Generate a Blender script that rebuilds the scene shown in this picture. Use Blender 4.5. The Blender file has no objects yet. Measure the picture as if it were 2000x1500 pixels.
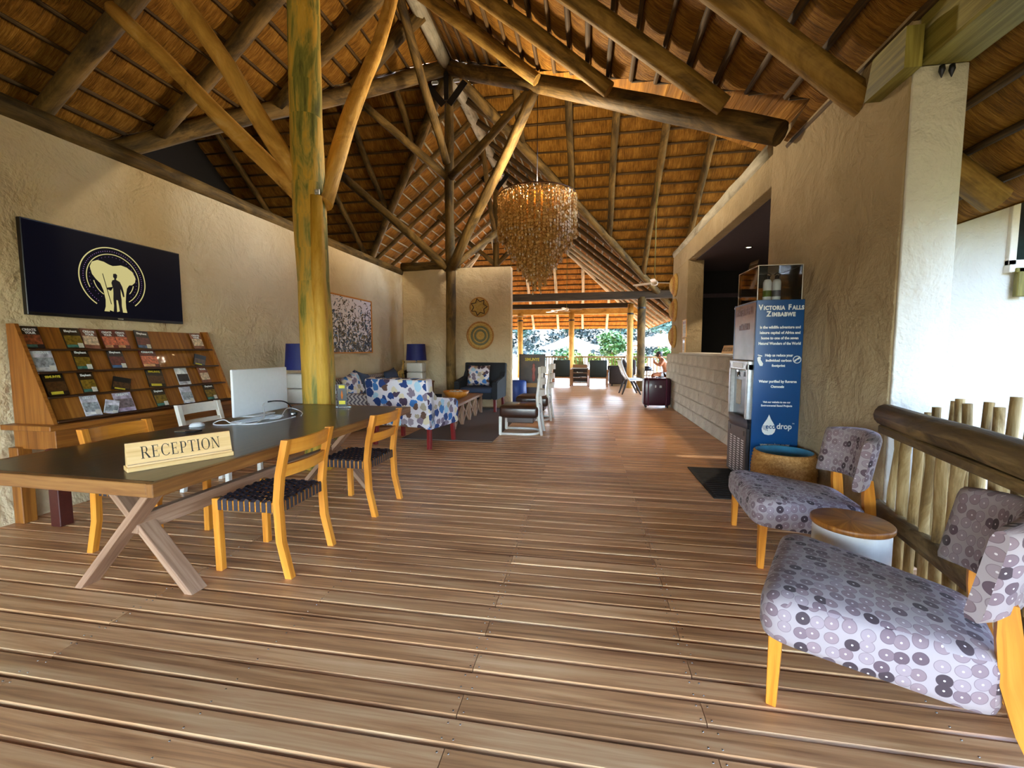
import bpy, bmesh, math, random
from mathutils import Vector, Matrix, noise as mnoise
random.seed(7)
scene = bpy.context.scene
COL = scene.collection
PI = math.pi
V = Vector

# ------------------------------------------------------------------ camera
CAM_H = 1.35
cam_d = bpy.data.cameras.new('camera')
cam = bpy.data.objects.new('camera', cam_d)
COL.objects.link(cam)
cam_d.sensor_fit = 'HORIZONTAL'
cam_d.sensor_width = 36.0
cam_d.lens = 845.0 / 2000.0 * 36.0
cam_d.clip_start = 0.05
cam_d.clip_end = 400
cam.location = (0, 0, CAM_H)
cam.rotation_euler = (math.radians(90 - 4.53), 0, math.radians(9.74))
scene.camera = cam
# ------------------------------------------------------------------ light
world = bpy.data.worlds.new('sky')
scene.world = world
world.use_nodes = True
wn = world.node_tree
sky = wn.nodes.new('ShaderNodeTexSky')
sky.sky_type = 'NISHITA'
sky.sun_disc = False
sky.sun_elevation = math.radians(58)
sky.sun_rotation = math.radians(-35)
sky.air_density = 1.0
sky.dust_density = 2.5
bg = wn.nodes['Background']
wn.links.new(sky.outputs[0], bg.inputs[0])
bg.inputs[1].default_value = 1.0
sun_d = bpy.data.lights.new('sun', 'SUN')
sun_d.energy = 4.2
sun_d.angle = math.radians(1.0)
sun_d.color = (1.0, 0.95, 0.86)
sun = bpy.data.objects.new('sun', sun_d)
COL.objects.link(sun)
_d = V((-0.30, 0.42, 0.86)).normalized()          # towards the sun
sun.rotation_euler = _d.to_track_quat('Z', 'Y').to_euler()
sun.location = (-10, 20, 30)
vs = scene.view_settings
scene.display_settings.display_device = 'sRGB'
vs.view_transform = 'Standard'
vs.look = 'None'
vs.exposure = 2.8
vs.gamma = 1.0
vs.use_curve_mapping = False
scene.cycles.max_bounces = 10
scene.cycles.diffuse_bounces = 6
scene.cycles.glossy_bounces = 4
scene.cycles.transmission_bounces = 8
scene.cycles.transparent_max_bounces = 12
scene.cycles.sample_clamp_indirect = 6.0
scene.cycles.caustics_reflective = False
scene.cycles.caustics_refractive = False

# ------------------------------------------------------------------ helpers
def C(h):
    h = h.lstrip('#')
    r = [int(h[i:i + 2], 16) / 255 for i in (0, 2, 4)]
    return tuple((x / 12.92 if x <= 0.04045 else ((x + 0.055) / 1.055) ** 2.4) for x in r) + (1.0,)

class MB:
    """collects shapes in one bmesh with uv in metres (v runs along the grain)"""
    def __init__(s):
        s.bm = bmesh.new()
        s.uv = s.bm.loops.layers.uv.new('UVMap')
    def quad(s, vs, uvs=None, smooth=False, mi=0):
        f = s.bm.faces.new(vs)
        f.smooth = smooth
        f.material_index = mi
        if uvs:
            for l, u in zip(f.loops, uvs):
                l[s.uv].uv = u
        return f
    def boxuv(s, faces, axis=None, off=None):
        """box projection; axis = index of the grain axis -> v"""
        if off is None:
            off = (random.random() * 20, random.random() * 20)
        for f in faces:
            n = f.normal
            f.normal_update()
            n = f.normal
            a = max(range(3), key=lambda i: abs(n[i]))
            o = [i for i in range(3) if i != a]
            if axis is not None and axis in o:
                v = axis
                u = [i for i in o if i != axis][0]
            else:
                u, v = o
            for l in f.loops:
                l[s.uv].uv = (l.vert.co[u] + off[0], l.vert.co[v] + off[1])
    def box(s, c, d, rz=0.0, bevel=0.0, seg=1, grain=None, M=None, taper=None, mi=0):
        """box with centre c and size d"""
        r = bmesh.ops.create_cube(s.bm, size=1.0)
        vs_ = r['verts']
        for v in vs_:
            v.co = V((v.co.x * d[0], v.co.y * d[1], v.co.z * d[2]))
            if taper:
                k = taper if v.co.z > 0 else 1.0
                v.co.x *= k; v.co.y *= k
        es = list({e for v in vs_ for e in v.link_edges})
        if bevel > 0:
            nb = bmesh.ops.bevel(s.bm, geom=es, offset=bevel, segments=seg, affect='EDGES', profile=0.5)
            vs_ = list({v for f in nb['faces'] for v in f.verts} | {v for v in vs_ if v.is_valid})
        fs = list({f for v in vs_ for f in v.link_faces})
        if grain is None:
            grain = max(range(3), key=lambda i: d[i])
        s.boxuv(fs, grain)
        for f in fs:
            f.material_index = mi
            if bevel > 0 and seg > 1:
                f.smooth = True
        T = Matrix.Translation(V(c)) @ Matrix.Rotation(rz, 4, 'Z')
        if M is not None:
            T = M @ Matrix.Translation(V(c)) if rz == 0 else M @ T
        for v in vs_:
            v.co = T @ v.co
        return fs
    def beam(s, p0, p1, w, h, up=(0, 0, 1), bevel=0.0, seg=1):
        """square bar from p0 to p1; w across, h along up"""
        p0, p1 = V(p0), V(p1)
        z = (p1 - p0)
        L = z.length
        z.normalize()
        u = V(up)
        x = z.cross(u)
        if x.length < 1e-4:
            x = z.cross(V((1, 0, 0)))
        x.normalize()
        y = x.cross(z)
        M = Matrix((x, y, z)).transposed().to_4x4()
        M.translation = (p0 + p1) / 2
        return s.box((0, 0, 0), (w, h, L), bevel=bevel, seg=seg, grain=2, M=M)
    def tube(s, pts, r, n=8, cap=True, smooth=True, wob=0.0, closed=False, squash=None):
        pts = [V(p) for p in pts]
        if not isinstance(r, (list, tuple)):
            r = [r] * len(pts)
        off = (random.random() * 30, random.random() * 30)
        rings = []
        prev = None
        dist = 0.0
        N = len(pts)
        for i, p in enumerate(pts):
            if closed:
                t = pts[(i + 1) % N] - pts[i - 1]
            else:
                t = pts[min(i + 1, N - 1)] - pts[max(i - 1, 0)]
            t.normalize()
            if prev is None:
                a = V((0, 0, 1)) if abs(t.z) < 0.9 else V((1, 0, 0))
                x = t.cross(a).normalized()
            else:
                x = (prev - t * prev.dot(t)).normalized()
            prev = x
            y = t.cross(x)
            if i:
                dist += (p - pts[i - 1]).length
            ring = []
            for k in range(n):
                a = 2 * PI * k / n
                rr = r[i] * (1 + (random.uniform(-wob, wob) if wob else 0))
                q = p + x * math.cos(a) * rr + y * math.sin(a) * rr * (squash or 1)
                ring.append(s.bm.verts.new(q))
            rings.append((ring, dist, r[i]))
        M = N if closed else N - 1
        for i in range(M):
            A, da, ra = rings[i]
            B, db, rb = rings[(i + 1) % N]
            if closed and i == N - 1:
                db = da + (pts[0] - pts[-1]).length
            for k in range(n):
                k2 = (k + 1) % n
                u0 = 2 * PI * k / n * ra + off[0]
                u1 = 2 * PI * (k + 1) / n * ra + off[0]
                s.quad([A[k], A[k2], B[k2], B[k]],
                       [(u0, da + off[1]), (u1, da + off[1]), (u1, db + off[1]), (u0, db + off[1])], smooth)
        if cap and not closed:
            f = s.quad(list(reversed(rings[0][0])))
            s.boxuv([f])
            f = s.quad(rings[-1][0])
            s.boxuv([f])
    def lathe(s, prof, c=(0, 0, 0), n=20, smooth=True, cap=True, M=None, sx=1.0, sy=1.0):
        """profile of (radius, z)"""
        c = V(c)
        rings = []
        d = 0
        for i, (r, z) in enumerate(prof):
            if i:
                d += math.hypot(r - prof[i - 1][0], z - prof[i - 1][1])
            ring = []
            for k in range(n):
                a = 2 * PI * k / n
                q = V((r * math.cos(a) * sx, r * math.sin(a) * sy, z)) + c
                if M is not None:
                    q = M @ q
                ring.append(s.bm.verts.new(q))
            rings.append((ring, d, r))
        for i in range(len(rings) - 1):
            A, da, ra = rings[i]; B, db, rb = rings[i + 1]
            R_ = max(ra, rb)
            for k in range(n):
                k2 = (k + 1) % n
                s.quad([A[k], A[k2], B[k2], B[k]], [(2 * PI * k / n * R_, da), (2 * PI * (k + 1) / n * R_, da), (2 * PI * (k + 1) / n * R_, db), (2 * PI * k / n * R_, db)], smooth)
        if cap:
            for ring, flip in ((rings[0], True), (rings[-1], False)):
                if ring[2] > 1e-5:
                    f = s.quad(list(reversed(ring[0])) if flip else ring[0])
                    s.boxuv([f])
        return rings
    def prism(s, poly, o, ux, uy, t, smooth=False, mi=0):
        """polygon in the plane (ux, uy) at o, thickness t along ux x uy"""
        o, ux, uy = V(o), V(ux), V(uy)
        n = ux.cross(uy).normalized()
        A = [s.bm.verts.new(o + ux * p[0] + uy * p[1]) for p in poly]
        B = [s.bm.verts.new(o + ux * p[0] + uy * p[1] + n * t) for p in poly]
        fs = [s.quad(list(reversed(A)), [tuple(p) for p in reversed(poly)], mi=mi), s.quad(B, [tuple(p) for p in poly], mi=mi)]
        k = len(poly)
        d = 0
        for i in range(k):
            j = (i + 1) % k
            L = (A[j].co - A[i].co).length
            fs.append(s.quad([A[i], A[j], B[j], B[i]], [(d, 0), (d + L, 0), (d + L, t), (d, t)], smooth, mi=mi))
            d += L
        return fs
    def grid(s, P, smooth=True, uvs=None, closed_u=False):
        """P[i][j] of points"""
        W = [[s.bm.verts.new(V(p)) for p in row] for row in P]
        ni, nj = len(P), len(P[0])
        for i in range(ni - 1):
            for j in range(nj if closed_u else nj - 1):
                j2 = (j + 1) % nj
                uu = None
                if uvs:
                    uu = [uvs[i][j], uvs[i][j2], uvs[i + 1][j2], uvs[i + 1][j]]
                s.quad([W[i][j], W[i][j2], W[i + 1][j2], W[i + 1][j]], uu, smooth)
        return W
    def make(s, name, mat, parent=None, smooth=None, norm=True):
        if norm:
            bmesh.ops.recalc_face_normals(s.bm, faces=s.bm.faces[:])
        me = bpy.data.meshes.new(name)
        s.bm.to_mesh(me)
        s.bm.free()
        for m in (mat if isinstance(mat, (list, tuple)) else [mat]):
            me.materials.append(m)
        if smooth is not None:
            for p in me.polygons:
                p.use_smooth = smooth
        o = bpy.data.objects.new(name, me)
        COL.objects.link(o)
        if parent is not None:
            o.parent = parent
        return o

def tag(o, label=None, cat=None, group=None, kind=None):
    if label: o['label'] = label
    if cat: o['category'] = cat
    if group: o['group'] = group
    if kind: o['kind'] = kind
    return o
def thing(name, label, cat, loc=(0, 0, 0), rz=0.0, group=None, kind=None):
    o = bpy.data.objects.new(name, None)
    o.empty_display_size = 0.1
    COL.objects.link(o)
    o.location = loc
    o.rotation_euler = (0, 0, rz)
    return tag(o, label, cat, group, kind)
KIDS = {}
def copy_thing(root, loc, rz=0.0, label=None, group=None):
    r = root.copy(); COL.objects.link(r)
    r.location = loc; r.rotation_euler = (0, 0, rz)
    if label: r['label'] = label
    if group: r['group'] = group
    for ch in [o for o in bpy.data.objects if o.parent == root]:
        c = ch.copy(); COL.objects.link(c); c.parent = r
        for g in [o for o in bpy.data.objects if o.parent == ch]:
            d = g.copy(); COL.objects.link(d); d.parent = c
    return r
def twin(o, parent, M=None, loc=None):
    """a part again, sharing its mesh"""
    c = o.copy(); COL.objects.link(c); c.parent = parent
    if loc is not None: c.location = loc
    if M is not None: c.matrix_local = M
    return c
def text_obj(name, body, size, mat, parent, o, ux=(1, 0, 0), uy=(0, 0, 1), bold=0.0, xs=1.0, align='CENTER', depth=0.001, width=None, space=1.0):
    cu = bpy.data.curves.new('lettering', 'FONT')
    cu.body = body
    cu.size = size
    cu.offset = bold
    cu.align_x = align
    cu.extrude = depth
    cu.space_character = space
    cu.resolution_u = 3
    tmp = bpy.data.objects.new('lettering_curve', cu)
    me = bpy.data.meshes.new_from_object(tmp)
    bpy.data.objects.remove(tmp); bpy.data.curves.remove(cu)
    if not len(me.vertices):
        return None
    if width:
        w0 = max(v.co.x for v in me.vertices) - min(v.co.x for v in me.vertices)
        xs = width / w0
    ux, uy = V(ux).normalized(), V(uy).normalized()
    n = ux.cross(uy)
    for v in me.vertices:
        c = v.co
        v.co = V(o) + ux * c.x * xs + uy * c.y + n * c.z
    me.name = name
    me.materials.clear(); me.materials.append(mat)
    ob = bpy.data.objects.new(name, me)
    COL.objects.link(ob)
    ob.parent = parent
    return ob

# ------------------------------------------------------------------ materials
def nmat(name):
    m = bpy.data.materials.new(name)
    m.use_nodes = True
    nt = m.node_tree
    return m, nt, nt.nodes['Principled BSDF']
class NT:
    def __init__(s, nt): s.nt = nt
    def n(s, t, **k):
        x = s.nt.nodes.new(t)
        for a, b in k.items():
            if a.startswith('i_'):
                x.inputs[a[2:].replace('_', ' ')].default_value = b
            else:
                setattr(x, a, b)
        return x
    def l(s, a, b): s.nt.links.new(a, b)
    def uv(s, su=1, sv=1, rand=True, coord='UV'):
        tc = s.n('ShaderNodeTexCoord')
        mp = s.n('ShaderNodeMapping')
        mp.inputs['Scale'].default_value = (su, sv, su)
        s.l(tc.outputs[coord], mp.inputs[0])
        if rand:
            oi = s.n('ShaderNodeObjectInfo')
            ml = s.n('ShaderNodeMath', operation='MULTIPLY')
            ml.inputs[1].default_value = 37.0
            s.l(oi.outputs['Random'], ml.inputs[0])
            cx = s.n('ShaderNodeCombineXYZ')
            s.l(ml.outputs[0], cx.inputs[0]); s.l(ml.outputs[0], cx.inputs[1])
            s.l(cx.outputs[0], mp.inputs['Location'])
        return mp.outputs[0]
    def noise(s, vec, scale=1.0, detail=4, rough=0.55, dist=0.0):
        x = s.n('ShaderNodeTexNoise')
        x.inputs['Scale'].default_value = scale
        x.inputs['Detail'].default_value = detail
        x.inputs['Roughness'].default_value = rough
        x.inputs['Distortion'].default_value = dist
        if vec is not None: s.l(vec, x.inputs['Vector'])
        return x.outputs['Fac']
    def ramp(s, fac, stops, interp='LINEAR'):
        x = s.n('ShaderNodeValToRGB')
        cr = x.color_ramp
        cr.interpolation = interp
        while len(cr.elements) > 1: cr.elements.remove(cr.elements[0])
        cr.elements[0].position = stops[0][0]; cr.elements[0].color = stops[0][1]
        for p, c in stops[1:]:
            e = cr.elements.new(p); e.color = c
        s.l(fac, x.inputs[0])
        return x.outputs[0]
    def mix(s, fac, a, b, mode='MIX'):
        x = s.n('ShaderNodeMix', data_type='RGBA', blend_type=mode)
        for sock, val in ((x.inputs[0], fac), (x.inputs[6], a), (x.inputs[7], b)):
            if hasattr(val, 'is_output'): s.l(val, sock)
            else: sock.default_value = val
        return x.outputs[2]
    def math(s, op, a, b=0.0, clamp=False):
        x = s.n('ShaderNodeMath', operation=op, use_clamp=clamp)
        for i, val in enumerate((a, b)):
            if hasattr(val, 'is_output'): s.l(val, x.inputs[i])
            else: x.inputs[i].default_value = val
        return x.outputs[0]
    def bump(s, h, strength=0.3, dist=0.01, normal=None):
        x = s.n('ShaderNodeBump')
        x.inputs['Strength'].default_value = strength
        x.inputs['Distance'].default_value = dist
        s.l(h, x.inputs['Height'])
        if normal is not None: s.l(normal, x.inputs['Normal'])
        return x.outputs[0]

def plain(name, col, rough=0.5, metal=0.0, spec=0.5, noise_amt=0.12, nscale=30, bump=0.0, coat=0.0, sheen=0.0):
    m, nt, b = nmat(name)
    t = NT(nt)
    vec = t.uv(1, 1, coord='Object')
    f = t.noise(vec, nscale, 3)
    c = C(col) if isinstance(col, str) else col
    lo = tuple(x * (1 - noise_amt) for x in c[:3]) + (1,)
    hi = tuple(min(1, x * (1 + noise_amt)) for x in c[:3]) + (1,)
    t.l(t.ramp(f, [(0.3, lo), (0.7, hi)]), b.inputs['Base Color'])
    b.inputs['Roughness'].default_value = rough
    b.inputs['Metallic'].default_value = metal
    b.inputs['Specular IOR Level'].default_value = spec
    b.inputs['Coat Weight'].default_value = coat
    b.inputs['Sheen Weight'].default_value = sheen
    if bump:
        t.l(t.bump(f, bump, 0.005), b.inputs['Normal'])
    return m

def wood(name, dark, mid, light, rough=0.5, su=45, sv=2.5, bump=0.15, coat=0.0, spec=0.4, vary=0.0, detail=5):
    m, nt, b = nmat(name)
    t = NT(nt)
    vec = t.uv(su, sv)
    f = t.noise(vec, 1.0, detail, 0.6, 0.6)
    vec2 = t.uv(su * 0.12, sv * 0.3)
    g = t.noise(vec2, 1.0, 3, 0.5, 1.5)
    h = t.math('ADD', t.math('MULTIPLY', f, 0.65), t.math('MULTIPLY', g, 0.35))
    col = t.ramp(h, [(0.33, C(dark)), (0.5, C(mid)), (0.68, C(light))])
    if vary:
        oi = t.n('ShaderNodeObjectInfo')
        hs = t.n('ShaderNodeHueSaturation')
        v = t.math('ADD', t.math('MULTIPLY', oi.outputs['Random'], vary * 2), 1 - vary)
        t.l(v, hs.inputs['Value'])
        t.l(col, hs.inputs['Color'])
        col = hs.outputs[0]
    t.l(col, b.inputs['Base Color'])
    b.inputs['Roughness'].default_value = rough
    b.inputs['Specular IOR Level'].default_value = spec
    b.inputs['Coat Weight'].default_value = coat
    if bump: t.l(t.bump(f, bump, 0.004), b.inputs['Normal'])
    return m

def log_mat(name, stops, patch_u=3.0, patch_v=1.2, rough=0.7, streak=30, bump=0.5):
    """peeled pole: patches of bare and stained wood with fine streaks"""
    m, nt, b = nmat(name)
    t = NT(nt)
    p = t.noise(t.uv(patch_u, patch_v), 1.0, 5, 0.65, 1.2)
    f = t.noise(t.uv(streak, 2.0), 1.0, 4, 0.6, 0.4)
    h = t.math('ADD', t.math('MULTIPLY', p, 0.8), t.math('MULTIPLY', f, 0.25))
    t.l(t.ramp(h, [(a, C(c)) for a, c in stops]), b.inputs['Base Color'])
    b.inputs['Roughness'].default_value = rough
    b.inputs['Specular IOR Level'].default_value = 0.3
    t.l(t.bump(t.math('ADD', f, p), bump, 0.012), b.inputs['Normal'])
    return m

def plaster(name, c0, c1, relief=0.6, course=0.42):
    """lime washed block wall with soft courses and trowel marks (object coordinates, metres)"""
    m, nt, b = nmat(name)
    t = NT(nt)
    big = t.noise(t.uv(0.7, 0.7, False, 'Object'), 1.0, 3, 0.5)
    mid = t.noise(t.uv(2.2, 2.2, False, 'Object'), 1.0, 5, 0.6, 0.4)
    fine = t.noise(t.uv(26, 26, False, 'Object'), 1.0, 4, 0.6)
    t.l(t.ramp(t.math('ADD', t.math('MULTIPLY', big, 0.6), t.math('MULTIPLY', mid, 0.4)), [(0.35, C(c0)), (0.65, C(c1))]), b.inputs['Base Color'])
    tc = t.n('ShaderNodeTexCoord')
    sep = t.n('ShaderNodeSeparateXYZ'); t.l(tc.outputs['Object'], sep.inputs[0])
    zz = t.math('ADD', sep.outputs[2], t.math('MULTIPLY', mid, 0.14))
    fr = t.math('FRACT', t.math('DIVIDE', zz, course))
    ln = t.math('LESS_THAN', t.math('ABSOLUTE', t.math('SUBTRACT', fr, 0.5)), 0.035)
    gate = t.math('GREATER_THAN', t.noise(t.uv(1.3, 1.3, False, 'Object'), 1.0, 2), 0.52)
    ln = t.math('MULTIPLY', ln, gate)
    h = t.math('ADD', t.math('ADD', t.math('MULTIPLY', mid, 1.0), t.math('MULTIPLY', fine, 0.09)), t.math('MULTIPLY', ln, -0.22))
    t.l(t.bump(h, relief, 0.11), b.inputs['Normal'])
    b.inputs['Roughness'].default_value = 0.85
    b.inputs['Specular IOR Level'].default_value = 0.2
    return m

def thatch(name, c0, c1, c2):
    m, nt, b = nmat(name)
    t = NT(nt)
    f = t.noise(t.uv(46, 2.4, False), 1.0, 5, 0.7, 0.0)
    g = t.noise(t.uv(5.0, 3.0, False), 1.0, 4, 0.6, 0.0)
    f2 = t.noise(t.uv(130, 7, False), 1.0, 3, 0.6, 0.0)
    h = t.math('ADD', t.math('ADD', t.math('MULTIPLY', f, 0.45), t.math('MULTIPLY', g, 0.3)), t.math('MULTIPLY', f2, 0.25))
    t.l(t.ramp(h, [(0.34, C(c0)), (0.5, C(c1)), (0.66, C(c2))]), b.inputs['Base Color'])
    b.inputs['Roughness'].default_value = 0.8
    b.inputs['Specular IOR Level'].default_value = 0.25
    t.l(t.bump(t.math('ADD', f, f2), 0.9, 0.03), b.inputs['Normal'])
    return m

def fabric_rings(name):
    m, nt, b = nmat(name)
    t = NT(nt)
    vec = t.uv(21, 21, False)
    vo = t.n('ShaderNodeTexVoronoi', voronoi_dimensions='2D')
    vo.inputs['Scale'].default_value = 1.0
    vo.inputs['Randomness'].default_value = 0.42
    t.l(vec, vo.inputs['Vector'])
    d = vo.outputs['Distance']
    sep = t.n('ShaderNodeSeparateColor'); t.l(vo.outputs['Color'], sep.inputs[0])
    disc = t.ramp(sep.outputs[0], [(0.0, C('#806b72')), (0.2, C('#5c4852')), (0.3, C('#8a757c')), (0.52, C('#94838a')), (0.74, C('#75616a')), (0.88, C('#3d2d35'))], 'CONSTANT')
    base = t.mix(t.noise(t.uv(4, 4, False), 1.0, 3), C('#a99b9e'), C('#988b8f'))
    rim = t.math('LESS_THAN', d, 0.455)
    inner = t.math('LESS_THAN', d, 0.41)
    dot = t.math('LESS_THAN', d, 0.07)
    col = t.mix(rim, base, t.mix(0.35, disc, C('#4a3a46')))
    col = t.mix(inner, col, disc)
    col = t.mix(dot, col, C('#cfc4c8'))
    t.l(col, b.inputs['Base Color'])
    b.inputs['Roughness'].default_value = 0.75
    b.inputs['Sheen Weight'].default_value = 0.1
    w = t.noise(t.uv(400, 400, False), 1.0, 2)
    t.l(t.bump(w, 0.15, 0.002), b.inputs['Normal'])
    return m

def fabric_blots(name, scale=7.0):
    m, nt, b = nmat(name)
    t = NT(nt)
    vec = t.uv(scale, scale, False)
    nz = t.n('ShaderNodeTexNoise'); nz.inputs['Scale'].default_value = 1.6; nz.inputs['Detail'].default_value = 2
    t.l(vec, nz.inputs['Vector'])
    vm = t.n('ShaderNodeVectorMath', operation='SCALE'); vm.inputs['Scale'].default_value = 0.75
    t.l(nz.outputs['Color'], vm.inputs[0])
    va = t.n('ShaderNodeVectorMath', operation='ADD')
    t.l(vec, va.inputs[0]); t.l(vm.outputs[0], va.inputs[1])
    vo = t.n('ShaderNodeTexVoronoi', voronoi_dimensions='2D'); vo.inputs['Scale'].default_value = 1.0
    vo.inputs['Randomness'].default_value = 0.95
    t.l(va.outputs[0], vo.inputs['Vector'])
    sep = t.n('ShaderNodeSeparateColor'); t.l(vo.outputs['Color'], sep.inputs[0])
    col = t.ramp(sep.outputs[0], [(0.0, C('#24407e')), (0.14, C('#3f7ac2')), (0.24, C('#a9cfe6')), (0.36, C('#86788c')), (0.5, C('#4b3a52')), (0.58, C('#e0d3b8')), (0.7, C('#9c8f9e')), (0.82, C('#b3a795')), (0.92, C('#6b4f45'))], 'CONSTANT')
    rad = t.math('ADD', t.math('MULTIPLY', sep.outputs[1], 0.30), 0.33)
    inside = t.math('LESS_THAN', vo.outputs['Distance'], rad)
    col = t.mix(inside, C('#e2dde6'), col)
    t.l(col, b.inputs['Base Color'])
    b.inputs['Roughness'].default_value = 0.8
    return m

def painting_mat(name):
    """crowd of angular dark shards, dense low down, on a pale ground"""
    m, nt, b = nmat(name)
    t = NT(nt)
    vec = t.uv(6.5, 6.5, False)
    nz = t.n('ShaderNodeTexNoise'); nz.inputs['Scale'].default_value = 1.1; nz.inputs['Detail'].default_value = 3
    t.l(vec, nz.inputs['Vector'])
    vm = t.n('ShaderNodeVectorMath', operation='SCALE'); vm.inputs['Scale'].default_value = 1.6
    t.l(nz.outputs['Color'], vm.inputs[0])
    va = t.n('ShaderNodeVectorMath', operation='ADD')
    t.l(vec, va.inputs[0]); t.l(vm.outputs[0], va.inputs[1])
    vo = t.n('ShaderNodeTexVoronoi', voronoi_dimensions='2D', distance='MANHATTAN')
    t.l(va.outputs[0], vo.inputs['Vector'])
    sep = t.n('ShaderNodeSeparateColor'); t.l(vo.outputs['Color'], sep.inputs[0])
    col = t.ramp(sep.outputs[0], [(0.0, C('#20232e')), (0.22, C('#3c3226')), (0.36, C('#5d7590')), (0.46, C('#8a6f45')), (0.56, C('#efe8ee')), (0.70, C('#6e6256')), (0.9, C('#2c3f6c'))], 'CONSTANT')
    tc = t.n('ShaderNodeTexCoord'); s2 = t.n('ShaderNodeSeparateXYZ'); t.l(tc.outputs['UV'], s2.inputs[0])
    dens = t.math('ADD', t.math('MULTIPLY', s2.outputs[1], -0.95), 1.15)
    keep = t.math('LESS_THAN', sep.outputs[2], dens)
    near = t.math('LESS_THAN', vo.outputs['Distance'], 0.95)
    t.l(t.mix(t.math('MULTIPLY', keep, near), C('#efe9f0'), col), b.inputs['Base Color'])
    b.inputs['Roughness'].default_value = 0.6
    return m

def zigzag_mat(name):
    m, nt, b = nmat(name)
    t = NT(nt)
    tc = t.n('ShaderNodeTexCoord'); s = t.n('ShaderNodeSeparateXYZ'); t.l(tc.outputs['UV'], s.inputs[0])
    tri = t.math('PINGPONG', s.outputs[0], 0.05)
    v = t.math('FRACT', t.math('DIVIDE', t.math('ADD', s.outputs[1], tri), 0.07))
    t.l(t.mix(t.math('LESS_THAN', v, 0.45), C('#b9b0ac'), C('#5c5560')), b.inputs['Base Color'])
    b.inputs['Roughness'].default_value = 0.9
    return m

def glassy(name, col=(1, 1, 1, 1), rough=0.02):
    m, nt, b = nmat(name)
    b.inputs['Base Color'].default_value = col
    b.inputs['Roughness'].default_value = rough
    b.inputs['Transmission Weight'].default_value = 1.0
    b.inputs['IOR'].default_value = 1.2
    return m
def thin_glass(name):
    m, nt, b = nmat(name)
    t = NT(nt)
    tr = t.n('ShaderNodeBsdfTransparent'); tr.inputs[0].default_value = (.93, .95, .95, 1)
    gl = t.n('ShaderNodeBsdfGlossy'); gl.inputs['Roughness'].default_value = 0.03
    fr = t.n('ShaderNodeFresnel'); fr.inputs[0].default_value = 1.45
    mx = t.n('ShaderNodeMixShader')
    t.l(fr.outputs[0], mx.inputs[0]); t.l(tr.outputs[0], mx.inputs[1]); t.l(gl.outputs[0], mx.inputs[2])
    t.l(mx.outputs[0], nt.nodes['Material Output'].inputs[0])
    return m
def emis(name, col, s):
    m, nt, b = nmat(name)
    b.inputs['Base Color'].default_value = (0, 0, 0, 1)
    b.inputs['Emission Color'].default_value = C(col)
    b.inputs['Emission Strength'].default_value = s
    b.inputs['Roughness'].default_value = 0.25
    return m

M = {}
M['thatch'] = thatch('thatch', '#33200a', '#94641f', '#d29c45')
M['pole_dark'] = log_mat('roof_pole', [(0.36, '#2c2110'), (0.5, '#574423'), (0.66, '#85693a')])
M['rafter_ochre'] = log_mat('ochre_rafter', [(0.36, '#4a3717'), (0.5, '#80622c'), (0.66, '#ab8845')])
M['pole_pale'] = log_mat('ridge_log', [(0.36, '#7d7768'), (0.5, '#a9a392'), (0.7, '#c9c4b4')])
M['lath'] = wood('lath_wood', '#241809', '#4a3518', '#6f5530', 0.8, 60, 2, 0.3)
M['post'] = log_mat('peeled_post', [(0.36, '#565526'), (0.47, '#87843f'), (0.52, '#b59c4a'), (0.57, '#cfa540'), (0.72, '#e2ba5c')], 6.0, 0.9, 0.55, 26, 0.6)
M['brace'] = log_mat('ochre_brace', [(0.32, '#7d5c28'), (0.45, '#c2944a'), (0.58, '#d9aa58'), (0.72, '#e6c485')], 4.0, 1.6, 0.6, 26, 0.6)
M['rail'] = log_mat('weathered_rail', [(0.34, '#2e2114'), (0.5, '#65502f'), (0.68, '#9c8254')], 4, 1.2, 0.6, 30, 0.6)
M['paling'] = log_mat('paling_pole', [(0.34, '#5b4526'), (0.5, '#967a4c'), (0.68, '#c9af80')], 8, 2, 0.7, 30, 0.5)
M['tie'] = wood('dark_tie_beam', '#1c130a', '#352614', '#4c3820', 0.7, 30, 1.5, 0.3)
M['beam'] = wood('green_beam', '#4a441f', '#7a7034', '#a0974f', 0.6, 30, 1.5, 0.3)
M['wall_l'] = plaster('plaster_beige', '#d2bd98', '#e6d4b2', 1.0)
M['split'] = log_mat('yellow_split_log', [(0.34, '#9a7426'), (0.46, '#c99a34'), (0.7, '#e6bd58')], 4.0, 1.0, 0.55, 26, 0.5)
M['wall_r'] = plaster('plaster_grey', '#9c8a6c', '#b5a384', 0.9)
M['wall_w'] = plaster('plaster_white', '#c6c4be', '#d6d4ce', 0.6)
M['wall_block'] = plaster('plaster_block', '#b3aca0', '#cbc5b8', 1.0, 0.22)
M['plum'] = plain('plum_ceiling', '#4a3a40', 0.7)
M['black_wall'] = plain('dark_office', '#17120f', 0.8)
M['plank'] = wood('deck_board', '#87593a', '#ca9465', '#e9c091', 0.34, 30, 1.1, 0.22, 0.0, 0.5, 0.14)
M['under'] = plain('under_floor', '#0e0b08', 0.9)
M['table_top'] = wood('dark_table_top', '#2a1c12', '#3b2a1c', '#4c3826', 0.33, 35, 1.2, 0.06, 0.15, 0.5)
M['table_edge'] = wood('table_edge', '#643c1c', '#85562a', '#a0703c', 0.45, 40, 2, 0.1)
M['trestle'] = wood('trestle_wood', '#7d5a42', '#a07a60', '#b9957a', 0.6, 40, 2, 0.2)
M['oak'] = wood('honey_wood', '#b86c1c', '#d4862a', '#e39c3e', 0.4, 40, 2, 0.06, 0.15)
M['rack'] = wood('rack_teak', '#6e3f16', '#945a22', '#b0742f', 0.42, 40, 1.6, 0.08, 0.1)
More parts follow.
